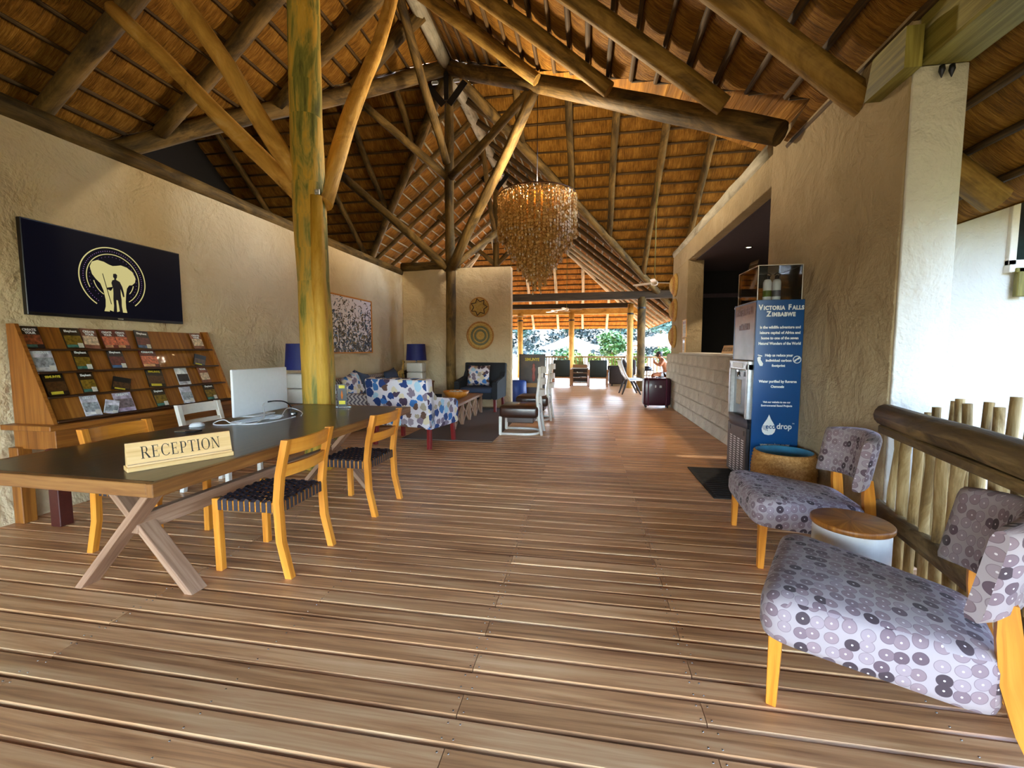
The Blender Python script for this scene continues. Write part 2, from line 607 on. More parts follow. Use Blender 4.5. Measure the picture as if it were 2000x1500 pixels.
M['rack_dark'] = wood('rack_ledge', '#2b170a', '#40230f', '#523016', 0.5, 40, 2, 0.05)
M['sign'] = wood('pale_sign_wood', '#cf9f62', '#e2b87c', '#eecb95', 0.45, 40, 1.5, 0.05)
M['ink'] = plain('black_ink', '#20160e', 0.6)
M['strap'] = plain('black_webbing', '#2b2229', 0.7, noise_amt=0.3, nscale=200)
M['rings'] = fabric_rings('ring_print_fabric')
M['blots'] = fabric_blots('blot_print_fabric', 8.5)
M['blots_small'] = fabric_blots('blot_print_small', 11.0)
M['painting'] = painting_mat('shard_painting')
M['zigzag'] = zigzag_mat('zigzag_fabric')
M['white_paint'] = plain('white_paint', '#e6e2da', 0.4, noise_amt=0.04)
M['plastic_w'] = plain('white_plastic', '#e4e4e8', 0.35, noise_amt=0.02)
M['screen'] = emis('screen_black', '#04040e', 0.12)
_b = M['screen'].node_tree.nodes['Principled BSDF']; _b.inputs['Base Color'].default_value = C('#070712'); _b.inputs['Specular IOR Level'].default_value = 0.08; _b.inputs['Roughness'].default_value = 0.5
M['frame_black'] = plain('black_frame', '#0d0b10', 0.3, noise_amt=0.05)
M['cream_glow'] = emis('screen_cream', '#e0d48e', 0.11)
M['violet_glow'] = emis('screen_violet', '#7d5a8e', 0.14)
M['screen_ink'] = emis('screen_ink', '#030309', 0.3)
M['navy_shade'] = plain('navy_lampshade', '#17236e', 0.6, noise_amt=0.1, nscale=60, bump=0.2)
M['ceramic'] = plain('white_ceramic', '#dcdad6', 0.15, noise_amt=0.03, coat=0.3)
M['chrome'] = plain('steel', '#b9bcc0', 0.25, 1.0, noise_amt=0.05)
M['brushed'] = plain('brushed_steel', '#a5a09a', 0.38, 0.8, noise_amt=0.08)
M['galv'] = plain('galvanised', '#cfd2d6', 0.4, 0.6)
M['black_steel'] = plain('black_steel', '#0c0b0e', 0.5)
M['grey_plastic'] = plain('grey_plastic', '#55545f', 0.45, noise_amt=0.05)
M['blue_panel'] = plain('blue_panel', '#114a86', 0.3, noise_amt=0.06, nscale=3)
M['white_ink'] = plain('white_ink', '#e9eef2', 0.6, noise_amt=0.02)
M['teal_in'] = plain('blue_basket_lining', '#3c84a8', 0.35, noise_amt=0.15, nscale=14)
M['weave'] = wood('basket_weave', '#8a5a26', '#b98445', '#d7a868', 0.65, 60, 30, 0.6)
M['weave_pale'] = wood('pale_basket_weave', '#a9823f', '#cda85c', '#dcbf7c', 0.7, 60, 30, 0.5)
M['weave_grey'] = plain('grey_basket_weave', '#77795f', 0.8, nscale=90, noise_amt=0.25)
M['leather'] = plain('brown_leather', '#3a2219', 0.28, noise_amt=0.2, nscale=18, bump=0.12, coat=0.2)
M['dark_green'] = plain('dark_green_leather', '#16211c', 0.5)
M['dark_fabric'] = plain('charcoal_blue_fabric', '#262b33', 0.85, nscale=120)
M['brown_dark'] = plain('dark_brown_fabric', '#2a1d16', 0.7)
M['slate'] = plain('slate_blue_fabric', '#3c4a66', 0.85, nscale=120)
M['red_leg'] = plain('red_stained_leg', '#7d1c1c', 0.4)
M['rug'] = plain('grey_brown_rug', '#6a5b52', 0.95, nscale=200, noise_amt=0.3, bump=0.3)
M['blue'] = plain('royal_blue_fabric', '#153c8c', 0.5, nscale=60)
M['burgundy'] = plain('burgundy_shell', '#3a0f28', 0.3, noise_amt=0.1, coat=0.2)
M['mat'] = plain('black_rubber', '#0b0a0a', 0.7)
M['acrylic'] = thin_glass('clear_acrylic')
M['glass'] = glassy('clear_glass')
M['bead'] = wood('wood_bead', '#8a6432', '#c29a58', '#e3c690', 0.5, 30, 30, 0.1)
M['crystal'] = plain('pale_shell', '#d9cdbd', 0.2, nscale=50)
M['lamp_glow'] = emis('lamp_glow', '#ffe0a8', 25.0)
M['spot_glow'] = emis('downlight_glow', '#ffd9a0', 14.0)
M['skin'] = plain('tan_skin', '#a2633f', 0.5, nscale=20, noise_amt=0.08)
M['hair'] = plain('dark_hair', '#20140e', 0.6, nscale=80)
M['cloth_w'] = plain('white_cloth', '#dcdde2', 0.9)
M['cloth_o'] = plain('orange_cloth', '#c06a2a', 0.8)
M['leaf_y'] = plain('yellow_green_leaf', '#4c660c', 0.55, nscale=3, noise_amt=0.35)
M['leaf'] = plain('green_leaf', '#28501a', 0.55, nscale=3, noise_amt=0.4)
M['leaf_d'] = plain('deep_green_leaf', '#2b5230', 0.55, nscale=3, noise_amt=0.4)
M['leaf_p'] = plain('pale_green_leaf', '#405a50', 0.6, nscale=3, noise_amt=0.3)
M['bark'] = log_mat('bark', [(0.35, '#4a3a28'), (0.65, '#7f6a4c')])
M['leaf_w'] = plain('woodland_leaf', '#1f2c28', 0.8, nscale=1.5, noise_amt=0.6)
M['canvas'] = plain('white_canvas', '#eeeae4', 0.8, noise_amt=0.03)
M['pink_frame'] = plain('salmon_frame', '#c98472', 0.6)
M['ground'] = plain('garden_earth', '#5d5238', 0.9, nscale=2, noise_amt=0.3)
M['paving'] = plain('pale_paving', '#857a68', 0.9, nscale=2, noise_amt=0.1)
M['hill'] = plain('hazy_hillside', '#27352f', 0.9, nscale=0.9, noise_amt=0.65)
M['paper'] = plain('white_paper', '#d8d4cc', 0.7)
M['yellow_ink'] = plain('yellow_ink', '#d2c23a', 0.6)
# ================================================================== structure
XL, XW, YB = -4.39, 2.05, 9.96          # left wall face, right wall face, back wall face
XR_, ZR, KY, S = -3.01, 7.58, 9.43, 0.8   # ridge x, ridge height, crossing y, roof pitch
EAVE = 6.35

# ---- ground outside
m = MB()
N = 24
P = []
for i in range(N + 1):
    row = []
    for j in range(N + 1):
        x = -90 + 180 * i / N; y = -60 + 190 * j / N
        d = max(0.0, y - 45)
        z = -0.55 + (d * 0.17 + (mnoise.noise(V((x * .05, y * .05, 0))) * 2.5 if d > 0 else 0))
        row.append((x, y, z))
    P.append(row)
m.grid(P)
ground = m.make('ground', [M['ground'], M['hill'], M['paving']])
for p in ground.data.polygons:
    p.material_index = 1 if p.center.y > 46 else (2 if p.center.y > 18 else 0)
tag(ground, 'pale sandy ground outside rising to a hazy green hillside', 'ground', kind='structure')

# ---- timber deck floor: every board within the first metres is a part
m = MB()
m.box((-3.4, 10.2, -0.09), (10.9, 29.0, 0.10)); m.box((3.3, 17.9, -0.09), (2.6, 13.6, 0.10))
floor = m.make('floor', M['under'])
tag(floor, 'timber deck floor of long weathered boards running across the hall', 'floor', kind='structure')
PITCH = 0.1168
plank_cache = {}
def plank_mesh(m, x0, x1, y0, y1, zt=0.0):
    """board with eased edges, top at z = zt"""
    c = 0.008
    h = 0.03
    pr = [(y0, zt - h), (y0, zt - c), (y0 + c, zt), (y1 - c, zt), (y1, zt - c), (y1, zt - h)]
    A = [m.bm.verts.new((x0, a, b)) for a, b in pr]
    B = [m.bm.verts.new((x1, a, b)) for a, b in pr]
    L = x1 - x0
    d = 0
    for i in range(5):
        w = math.hypot(pr[i + 1][0] - pr[i][0], pr[i + 1][1] - pr[i][1])
        m.quad([A[i], B[i], B[i + 1], A[i + 1]], [(d, 0), (d, L), (d + w, L), (d + w, 0)])
        d += w
    m.boxuv([m.quad(list(reversed(A)))]); m.boxuv([m.quad(B)])
def plank_part(L):
    k = round(L, 3)
    if k not in plank_cache:
        m = MB()
        plank_mesh(m, 0, L, 0, PITCH - 0.008)
        o = m.make('plank', M['plank'], floor)
        plank_cache[k] = o.data
        return o
    o = bpy.data.objects.new('plank', plank_cache[k])
    COL.objects.link(o); o.parent = floor
    return o
rnd = random.Random(3)
X0, X1 = -4.9, 2.04
rows = int((24.3 - 0.2) / PITCH)
count = 0
far = MB()
for r in range(rows):
    y = 0.272 + (r - 0) * PITCH
    pat = r % 4
    if pat == 0: br = [-2.31, -0.455]
    elif pat == 1: br = [-3.25, 0.45]
    elif pat == 2: br = [-0.455, 0.45] if rnd.random() < 0.35 else [-2.31, -0.455]
    else: br = [0.45] if rnd.random() < 0.5 else [-1.4, 0.45]
    xe = X1 if y < 11.3 else 4.6
    xs = [X0] + br + [xe]
    for a, b in zip(xs[:-1], xs[1:]):
        if count < 290 and y < 12.5:
            o = plank_part(round(b - a - 0.003, 3))
            o.location = (a, y, rnd.uniform(-0.0012, 0.0012))
            count += 1
        else:
            plank_mesh(far, a, b - 0.003, y, y + PITCH - 0.008, rnd.uniform(-0.002, 0.002))
            far_any = True
fo = far.make('plank', M['plank'], floor)
fo['kind'] = 'stuff'
# screws in pairs along the joist lines
m = MB()
for r in range(32):
    y = 0.272 + r * PITCH
    for jx in (-2.33, -2.29, -1.4, -0.475, -0.435, 0.43, 0.47, 1.3):
        for dy in (0.022, 0.085):
            m.lathe([(0.004, 0.0), (0.004, 0.0016), (0.0005, 0.0018)], (jx + rnd.uniform(-.006, .006), y + dy, 0.0), 6)
so = m.make('screw_head', M['chrome'], floor); so['kind'] = 'stuff'

# ---- walls
def wallbox(name, x0, x1, y0, y1, z0, z1, mat, label, parent=None, bevel=0.02):
    m = MB()
    m.box(((x0 + x1) / 2, (y0 + y1) / 2, (z0 + z1) / 2), (x1 - x0, y1 - y0, z1 - z0), bevel=bevel, seg=2)
    o = m.make(name, mat, parent)
    if parent is None: tag(o, label, 'wall', kind='structure')
    return o
wallbox('wall_left', XL - 0.22, XL, -1.2, YB + 0.22, -0.02, 3.14, M['wall_l'], 'long beige plastered wall on the left carrying the wide dark screen')
wallbox('wall_back', XL + 0.0, -1.73, YB, YB + 0.22, -0.02, 3.26, M['wall_l'], 'beige plastered end wall with two round woven plates hung on it')
# right wall round the office hatch, one object
def poly_wall(name, pieces, mat, label):
    m = MB()
    for (x0, x1, y0, y1, z0, z1) in pieces:
        m.box(((x0 + x1) / 2, (y0 + y1) / 2, (z0 + z1) / 2), (x1 - x0, y1 - y0, z1 - z0), bevel=0.012, seg=2)
    o = m.make(name, mat)
    return tag(o, label, 'wall', kind='structure')
TW = 0.32
poly_wall('wall_right', [(XW, XW + TW, 3.36, 5.52, -0.02, 3.70), (XW, XW + TW, 5.50, 11.2, 3.20, 3.56), (XW, XW + TW, 9.62, 11.2, 1.2, 3.22)], M['wall_r'], 'tall grey-beige plastered wall on the right with the office hatch cut in it')
wallbox('wall_counter', XW - 0.075, XW + TW, 5.45, 11.2, -0.02, 1.26, M['wall_block'], 'low block-textured counter wall below the office hatch')
_wc = [o for o in bpy.data.objects if o.name == 'wall_counter'][0]
g = random.Random(41)
_bc = {}
for r in range(6):
    y = 5.47 - (.21 if r % 2 else 0)
    while y < 11.15:
        a, b = max(y, 5.47), min(y + .42, 11.18)
        if b - a > .08:
            k = round(b - a, 2)
            if k not in _bc:
                m = MB(); m.box((0, 0, 0), (.03, k - .012, .196), bevel=.012, seg=1); o = m.make('block', M['wall_block'], _wc); _bc[k] = o
            else: o = twin(_bc[k], _wc)
            o.location = (XW - .086 + g.uniform(-.007, .004), (a + b) / 2, .11 + r * .208)
            o.rotation_euler = (0, g.uniform(-.03, .03), g.uniform(-.02, .02))
        y += .42
m = MB(); m.box((XW + 0.10, 7.55, 1.275), (0.44, 4.2, 0.035), bevel=0.006)
tag(m.make('trim_1', M['wall_w']), 'white ledge along the top of the office counter', 'ledge', kind='structure')
# the whitewashed end of the right wall
m = MB(); m.box((XW + TW / 2 + .005, 3.352, 1.575), (TW - .01, 0.024, 3.19), bevel=0.008, seg=2)
tag(m.make('wall_end', M['wall_w']), 'whitewashed narrow end face of the right-hand wall beside the handrail', 'wall', kind='structure')
# office behind the hatch
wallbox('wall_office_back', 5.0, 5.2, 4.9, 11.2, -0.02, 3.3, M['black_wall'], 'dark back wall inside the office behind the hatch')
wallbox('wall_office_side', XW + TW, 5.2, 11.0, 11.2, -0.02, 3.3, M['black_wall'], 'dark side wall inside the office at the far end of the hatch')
m = MB(); m.box((3.65, 8.0, 3.22), (2.9, 6.4, 0.06))
oc = tag(m.make('ceiling_office', M['plum']), 'plum coloured office ceiling with small downlights', 'ceiling', kind='structure')
m = MB(); m.box((3.6, 10.97, 2.62), (2.6, 0.05, 0.09))
tag(m.make('trim_2', M['plum']), 'pale horizontal beam on the dark office end wall', 'trim', kind='structure')
for i, (x, y, nm) in enumerate([(2.62, 6.9, 'nearer small round downlight in the plum office ceiling'), (2.85, 8.55, 'farther small round downlight in the plum office ceiling')]):
    t = thing('downlight', nm, 'light', (x, y, 3.19), group='office downlights')
    m = MB(); m.lathe([(0.055, 0), (0.06, -0.008), (0.045, -0.012), (0.04, -0.002)], n=16, cap=False); m.make('rim', M['chrome'], t)
    m = MB(); m.lathe([(0.04, -0.004), (0.02, -0.008), (0.001, -0.009)], n=14); m.make('bulb', M['spot_glow'], t)
    ld = bpy.data.lights.new('downlight_lamp', 'SPOT'); ld.energy = 18; ld.spot_size = 1.6; ld.color = (1, .8, .55); ld.shadow_soft_size = .04
    lo = bpy.data.objects.new('downlight_lamp', ld); COL.objects.link(lo); lo.parent = t; lo.location = (0, 0, -0.03)
# white front of the office wing, outside to the right
wallbox('wall_white', XW + TW - 0.02, 9.0, 4.85, 5.05, -0.55, 3.05, M['wall_w'], 'white plastered outer wall of the office wing beyond the handrail')
t = thing('window', 'small white framed window at the right edge in the white outer wall', 'window', (4.15, 4.84, 2.1))
m = MB(); m.box((0, -.02, 0.0), (0.62, 0.08, 0.07), bevel=.006); m.make('sill', M['white_paint'], t)
m = MB()
for dx in (-.27, .27): m.box((dx, 0, .40), (.06, .06, .75), bevel=.004)
for dz in (.05, .75): m.box((0, 0, dz), (.6, .06, .06), bevel=.004)
m.make('frame', M['white_paint'], t)
m = MB(); m.box((0, .01, .40), (.5, .01, .66)); m.make('pane', plain('dark_pane', '#20262a', 0.1), t)
m = MB(); m.box((-.20, -.05, -.13), (.10, .05, .26), bevel=.006); m.box((-.1, -.05, -.02), (.34, .05, .04), bevel=.006); m.make('bracket', M['beam'], t)

# outer walls that close the wings of the roof
m = MB(); m.prism([(3.1, -.5), (15.8, -.5), (15.8, 2.5), (9.43, 7.55), (3.1, 2.5)], (-10.45, 0, 0), (0, 1, 0), (0, 0, 1), .2)
tag(m.make('wall_wing', M['black_wall']), 'unlit gable wall closing the left wing behind the long wall', 'wall', kind='structure')
m = MB(); m.box((-9.2, 4.6, 1.0), (.2, 13.0, 3.0)); m.box((-6.9, -1.7, 1.0), (4.6, .2, 3.0))
tag(m.make('wall_outer', M['black_wall']), 'unlit outer wall of the service space behind the long left wall', 'wall', kind='structure')
# ---- roof
roof = thing('ceiling', 'high thatched roof seen from below on rough poles', 'roof', kind='structure')
def LR(sign):
    return lambda e, a: V((XR_ + sign * e, a, ZR - S * e))
def PN(y0, sg):
    return lambda e, a: V((a, y0 + sg * e, ZR - S * e))
YF, YH = -1.0, 18.06
SL = {
    # name: (surface, e range, a-range for e)
    'LF': (LR(-1), (0, EAVE), lambda e: (YF - e, KY - e)),
    'RF': (LR(+1), (0, EAVE), lambda e: (YF - e, (KY - e) if e < 5.02 else 5.15)),
    'LB': (LR(-1), (0, EAVE), lambda e: (KY + e, YH + e)),
    'RB': (LR(+1), (0, EAVE), lambda e: (KY + e, YH + e)),
    'PL': (PN(KY, 1), (0, EAVE), lambda e: (-10.5, XR_ - e)),
    'PR': (PN(KY, 1), (0, EAVE), lambda e: (XR_ + e, 9.3)),
    'NL': (PN(KY, -1), (0, EAVE), lambda e: (-10.5, XR_ - e)),
    'NR': (PN(KY, -1), (0, 6.1), lambda e: (XR_ + e if e < 5.36 else 3.35, 9.3)),
    'HB': (PN(YH, 1), (0, EAVE), lambda e: (XR_ - e, XR_ + e)),
    'HF': (PN(YF, -1), (0, EAVE), lambda e: (XR_ - e, XR_ + e)),  # unseen front hip, drawn forward to shade the near floor
}
nrm = {}
LSP = 0.262
rr = random.Random(11)
lath_n = 0
stuff_l = MB()
for key, (f, (e0, e1), ra) in SL.items():
    # outward (upper) normal
    p = f(1, 0); pe = f(2, 0); pa = f(1, 1)
    n = (pe - p).cross(pa - p).normalized()
    if n.z < 0: n = -n
    nrm[key] = n
    m = MB()
    sub = 4
    es = []
    ek = [e0 + 0.12 + LSP * k for k in range(int((e1 - e0) / LSP))]
    edges = [e0] + ek + [e1]
    for a, b in zip(edges[:-1], edges[1:]):
        for s_ in range(sub):
            es.append((a + (b - a) * s_ / sub, s_ / sub))
    es.append((e1, 0))
    amin = min(ra(e)[0] for e, _ in es); amax = max(ra(e)[1] for e, _ in es)
    nseg = max(4, int((amax - amin) / 0.45))
    G, U = [], []
    for e, fr in es:
        a0, a1 = ra(e)
        if a1 < a0 + .01: a1 = a0 + .01
        bul = -math.sin(PI * fr) * (0.016 if key in ('LF', 'RF', 'NR') else 0.028) if fr else 0.010
        row, ur = [], []
        for i in range(nseg + 1):
            a = a0 + (a1 - a0) * i / nseg
            w = mnoise.noise(V((a * 1.7, e * 3.1, sum(map(ord, key)) % 7))) * 0.012
            row.append(f(e, a) + n * (bul + w))
            ur.append((a, e * 1.28))
        G.append(row); U.append(ur)
    m.grid(G, True, U)
    # the upper skin gives the thatch its thickness
    T = 0.28
    G2 = []
    for e in (e0, e1):
        a0, a1 = ra(e)
        if a1 < a0 + .01: a1 = a0 + .01
        G2.append([f(e, a0) + n * T, f(e, a1) + n * T])
    m.grid(G2, False, [[(0, 0), (0, 1)], [(1, 0), (1, 1)]])
    # eave edge
    a0, a1 = ra(e1)
    k = 24
    A = [f(e1, a0 + (a1 - a0) * i / k) + n * (mnoise.noise(V((i, 3, 1))) * .02 - .01) for i in range(k + 1)]
    m.grid([A, [q + n * (T + .03) for q in A]], True, [[(i, 0) for i in range(k + 1)], [(i, .3) for i in range(k + 1)]])
    m.make('thatch_slope', M['thatch'], roof, norm=False)
    # laths
    for e in ek:
        a0, a1 = ra(e)
        if a1 - a0 < 0.2: continue
        ns = max(2, int((a1 - a0) / 1.3))
        pts = []
        for i in range(ns + 1):
            a = a0 + (a1 - a0) * i / ns
            pts.append(f(e, a) - n * (0.026 + rr.uniform(-.006, .006)) + (pe - p).normalized() * rr.uniform(-.014, .014))
        if key in ('NL', 'NR', 'HF'):
            stuff_l.tube(pts, .026, 5)
        else:
            mm = MB(); mm.tube(pts, [rr.uniform(.02, .03) * (1.25 if key == 'RF' else 1) for _ in pts], 6); mm.make('lath', M['pole_pale'] if key in ('LB', 'RB') else M['lath'], roof)  # far gable laths paler: outside light put into their colour
            lath_n += 1
o = stuff_l.make('lath', M['lath'], roof); o['kind'] = 'stuff'

def pole(name, p0, p1, r, mat, parent, bow=0.03, n=10, taper=0.85, seed=0):
    """slightly crooked pole"""
    g = random.Random(seed or hash((round(p0[0], 2), round(p0[1], 2), round(p1[2], 2))) % 9999)
    p0, p1 = V(p0), V(p1)
    L = (p1 - p0).length
    k = max(4, int(L / 0.45))
    d = (p1 - p0).normalized()
    a = d.cross(V((0.3, 0.5, 0.8))).normalized(); b = d.cross(a)
    ph1, ph2 = g.uniform(0, 6), g.uniform(0, 6)
    pts, rs = [], []
    for i in range(k + 1):
        t = i / k
        env = math.sin(PI * t)
        off = a * math.sin(t * 5 + ph1) * bow * env + b * math.sin(t * 7 + ph2) * bow * .7 * env
        pts.append(p0 + (p1 - p0) * t + off)
        rs.append(r * (1 + (taper - 1) * t) * g.uniform(.95, 1.05))
    m = MB(); m.tube(pts, rs, n, wob=.02)
    return m.make(name, mat, parent)
def raf(key, pts, r, mat='pole_dark', name='rafter', depth=None):
    f = SL[key][0]; n = nrm[key]
    dd = 0.05 + r if depth is None else depth
    a, b = [f(*q) - n * dd for q in pts]
    return pole(name, a, b, r, M[mat], roof, 0.02)
# common rafters
for y in (-3.4, -2.3, -1.2, 0.2, 1.4, 2.5, 3.55, 4.62, 5.85, 7.0, 7.9):
    raf('LF', [(max(0.1, YF - y), y), (min(EAVE - .1, KY - y - .05), y)], .115)
for y in (-3.4, -2.3, -1.2, 0.2, 1.4, 2.5, 3.7, 5.0, 6.12, 7.2):
    e1 = KY - y + .05
    if y == 3.7: raf('RF', [(0.1, 3.55), (6.2, 4.0)], .12, 'rafter_ochre')
    else: raf('RF', [(max(0.1, YF - y), y), (min(EAVE - .1, e1), y)], .115, 'rafter_ochre')
for y in (10.6, 11.6, 12.6, 13.6, 14.7, 15.8, 17.0):
    for k in ('LB', 'RB'):
        raf(k, [(max(0.1, 0.1), y), (min(EAVE - .1, y - KY), y)], .075, 'lath' if k == 'RB' else 'pole_dark')
for y in (18.0, 19.1, 20.2, 21.4, 22.6):
    for k in ('LB', 'RB'):
        raf(k, [(max(0.1, y - YH), y), (EAVE - .1, y)], .07, 'pole_pale')
for x in (-9.4, -8.2, -7.05, -5.7, -4.33):
    raf('PL', [(0.1, x), (min(EAVE, XR_ - x) if False else EAVE - .1, x)] if XR_ - x > EAVE else [(0.1, x), (XR_ - x, x)], .085)
for x in (-1.6, -0.45, 0.6, 1.7, 2.8, 3.9):
    d = x - XR_
    raf('PR', [(0.1, x), (min(EAVE - .1, d), x)], .09)
for x in (-8.0, -6.9, -5.6, -4.25, -2.9, -1.55, -0.22, 1.06, 2.3):
    raf('HB', [(max(.05, abs(x - XR_)), x), (EAVE - .15, x)], .075, 'pole_pale')
# valley poles, hip poles, ridge
K = V((XR_, KY, ZR - .18))
def vpole(sx, sy, e, r, mat):
    return pole('valley_pole', K, (XR_ + sx * e, KY + sy * e, ZR - S * e - .2), r, M[mat], roof, 0.03)
vpole(-1, -1, 4.1, .15, 'pole_dark'); 
pole('valley_pole', K, (XW - .12, 5.02, 3.56), .15, M['pole_dark'], roof, 0.03)
vpole(-1, 1, 4.6, .12, 'pole_dark'); vpole(1, 1, 5.9, .12, 'pole_dark')
H = V((XR_, YH, ZR - .16))
for sx in (-1, 1):
    pole('hip_pole', H, (XR_ + sx * 6.2, YH + 6.2, ZR - S * 6.2 - .16), .09, M['pole_pale'], roof, .02)
pole('ridge_pole', (XR_, YF, ZR - .20), (XR_, KY, ZR - .20), .15, M['pole_pale'], roof, .02)
pole('ridge_pole', (XR_, KY, ZR - .20), (XR_, YH, ZR - .20), .14, M['pole_pale'], roof, .02)

# wall plates
def plate(name, p0, p1, r, label, mat='pole_dark'):
    return tag(pole(name, p0, p1, r, M[mat], None, .015), label, 'wall plate', kind='structure')
plate('trim_3', (XL - .05, -1.2, 3.20), (XL - .05, YB + .1, 3.20), .105, 'round log lying along the top of the long left wall')
plate('trim_4', (XL, YB + .02, 3.32), (-2.95, YB + .02, 3.34), .11, 'round log lying on the left part of the end wall')
plate('trim_5', (XW + .10, 5.62, 3.66), (XW + .10, 11.3, 3.66), .125, 'pale round log along the top of the counter wall', 'pole_pale')

# ---- standing posts (each one a thing; braces are its parts)
t = thing('timber_post', 'thick peeled yellow and green log post behind the reception table', 'post', (XR_, 4.47, 0))
Lp = lambda p: V(p) - V((XR_, 4.47, 0))
m = MB(); g = random.Random(5)
zs = [i * 0.35 for i in range(22)]
m.tube([(0.012 * math.sin(z_ * 1.3) - .004 * z_, 0.01 * math.cos(z_ * 1.1), z_) for z_ in zs if z_ < 7.4], [.175 * (1 - .012 * z_) * g.uniform(.96, 1.04) for z_ in zs if z_ < 7.4], 16, wob=.02)
m.make('trunk', M['post'], t)
m = MB(); m.tube([(.105, -.075, 0), (.112, -.08, 1.2), (.105, -.085, 2.2), (.11, -.085, 3.0)], [.085, .08, .083, .07], 10, wob=.03)
m.make('side_log', M['split'], t)
for i, (a, b, r) in enumerate([((-.1, -.02, 3.02), Lp((-5.55, 4.55, 5.35)), .095), ((-.06, -.05, 3.15), Lp((-5.05, 4.35, 6.05)), .10), ((.13, .02, 2.95), Lp((-3.01, 6.95, 7.3)), .10)]):
    pole('brace', a, b, r, M['brace'], t, .035, 12, .9, 40 + i)
m = MB(); m.box((.17, -.15, 3.02), (.055, .012, .055), bevel=.004); m.lathe([(.016, 0), (.016, .02), (.004, .022)], n=6, M=Matrix.Translation((.17, -.155, 3.02)) @ Matrix.Rotation(PI / 2, 4, 'X'))
m.make('bolt_plate', M['galv'], t)

def inner_post(y, label, r, braces, bracket):
    t = thing('timber_post', label, 'post', (XR_, y, 0))
    m = MB(); g = random.Random(int(y * 10))
    m.tube([(0.012 * math.sin(z_ * 1.7 + y), 0.01 * math.cos(z_ * 1.3), z_) for z_ in [i * .4 for i in range(19)]], [r * g.uniform(.93, 1.06) * (1.03 - .01 * i) for i in range(19)], 12, wob=.02)
    m.make('trunk', M['pole_dark'], t)
    for i, (a, b, rr_) in enumerate(braces):
        pole('brace', V(a) - V((XR_, y, 0)), V(b) - V((XR_, y, 0)), rr_, M['pole_dark'], t, .03, 10, .9, 70 + i + int(y))
    if bracket:
        m = MB()
        m.box((0, -.16, 7.0), (.10, .02, .72), bevel=.004)
        for s_ in (-1, 1): m.beam((s_ * .06, -.16, 6.55), (s_ * .42, -.16, 6.98), .012, .14)
        m.make('steel_bracket', M['black_steel'], t)
        for s_ in (-1, 1):
            m = MB(); m.box((s_ * .24, -.18, 7.0), (.15, .012, .07), bevel=.02); m.make('plate', M['galv'], t)
    return t
inner_post(9.43, 'slim dark log post with forked braces in front of the end wall', .115, [
    ((XR_ - .05, 9.40, 3.15), (-5.66, 9.50, 5.40), .10),
    ((XR_ - .05, 9.38, 5.10), (-4.55, 8.35, 6.30), .085),
    ((XR_ + .06, 9.38, 5.10), (-0.88, 7.62, 5.80), .085),
    ((XR_ + .06, 9.36, 3.15), (-0.90, 7.58, 5.72), .10),
    ((XR_ + .06, 9.48, 3.20), (-0.85, 12.15, 5.85), .075),
    ((XR_, 9.25, 5.35), (XR_ - .1, 7.0, 7.25), .09)], True)
inner_post(14.4, 'distant dark log post under the ridge behind the hanging bead lamp', .11, [
    ((XR_ - .05, 14.4, 4.2), (-5.0, 14.4, 5.85), .08), ((XR_ + .05, 14.4, 4.2), (-1.1, 14.4, 5.85), .08),
    ((XR_, 14.3, 4.9), (XR_, 12.5, 7.25), .08)], True)

# corner post, tie beams and outer posts of the far lounge
def square_post(x, y, w, h, label, mat='brace'):
    t = thing('verandah_post', label, 'post', (x, y, 0))
    m = MB(); m.tube([(0, 0, 0), (.01, 0, h * .3), (0, .01, h * .7), (0, 0, h)], [w / 2 * 1.05, w / 2, w / 2, w / 2], 12); m.make('trunk', M[mat], t)
    m = MB(); m.lathe([(w / 2 + .012, -.03), (w / 2 + .014, 0), (w / 2 + .012, .03)], (0, 0, h - .35), 12, cap=False); m.make('steel_strap', M['black_steel'], t)
    return t
square_post(1.75, 14.7, .26, 3.05, 'stout dark post at the right where the far lounge begins', 'pole_dark')
square_post(1.5, 15.75, .2, 2.95, 'second post just left of the stout dark lounge post')
square_post(2.0, 21.2, .26, 3.1, 'pale outer post behind the sofa at the far railing', 'pole_pale')
square_post(-0.72, 21.0, .26, 3.1, 'outer post between the two dark lounge chairs at the railing')
square_post(-3.2, 21.0, .26, 3.1, 'outer post seen just right of the end wall behind the poster stand')
def tie(name, p0, p1, w, h, label, mat='pole_dark'):
    m = MB(); m.beam(p0, p1, w, h, bevel=.01)
    return tag(m.make(name, M[mat]), label, 'beam', kind='structure')
tie('trim_6', (-5.5, 14.7, 3.08), (4.6, 14.7, 3.13), .2, .24, 'dark timber tie beam across the entrance of the far lounge', 'tie')
tie('trim_7', (-5.5, 17.6, 3.08), (1.7, 17.6, 3.08), .16, .18, 'second dark tie beam deeper in the far lounge', 'tie')
tie('trim_8', (-8.5, 21.1, 3.2), (4.2, 21.1, 3.2), .2, .34, 'ochre outer beam carried by the far verandah posts', 'brace')

# big squared beam resting on the whitewashed wall end
t = thing('roof_beam', 'big squared green-stained beam running out from the whitewashed wall end', 'beam', (XW + .16, 3.3, 3.14))
m = MB(); m.box((0.02, -2.3, .20), (.30, 4.7, .34), bevel=.012); m.make('beam', M['beam'], t)
m = MB(); m.prism([(0, 0), (.40, .0), (.33, .25), (0, .25)], (-.163, -.05, -.02), (0, 1, 0), (0, 0, 1), -.10); m.boxuv(m.bm.faces[:], 1); m.make('corbel', M['beam'], t)
m = MB()
for dx in (-.02, .035): m.lathe([(.014, 0), (.018, -.03), (.002, -.075)], (dx, .0, -.0), 8)
m.make('bolt', M['black_steel'], t)
# ================================================================== left side: screen, rack, reception table
def local(origin, rz):
    Mi = (Matrix.Translation(V(origin)) @ Matrix.Rotation(rz, 4, 'Z')).inverted()
    return lambda p: Mi @ V(p)

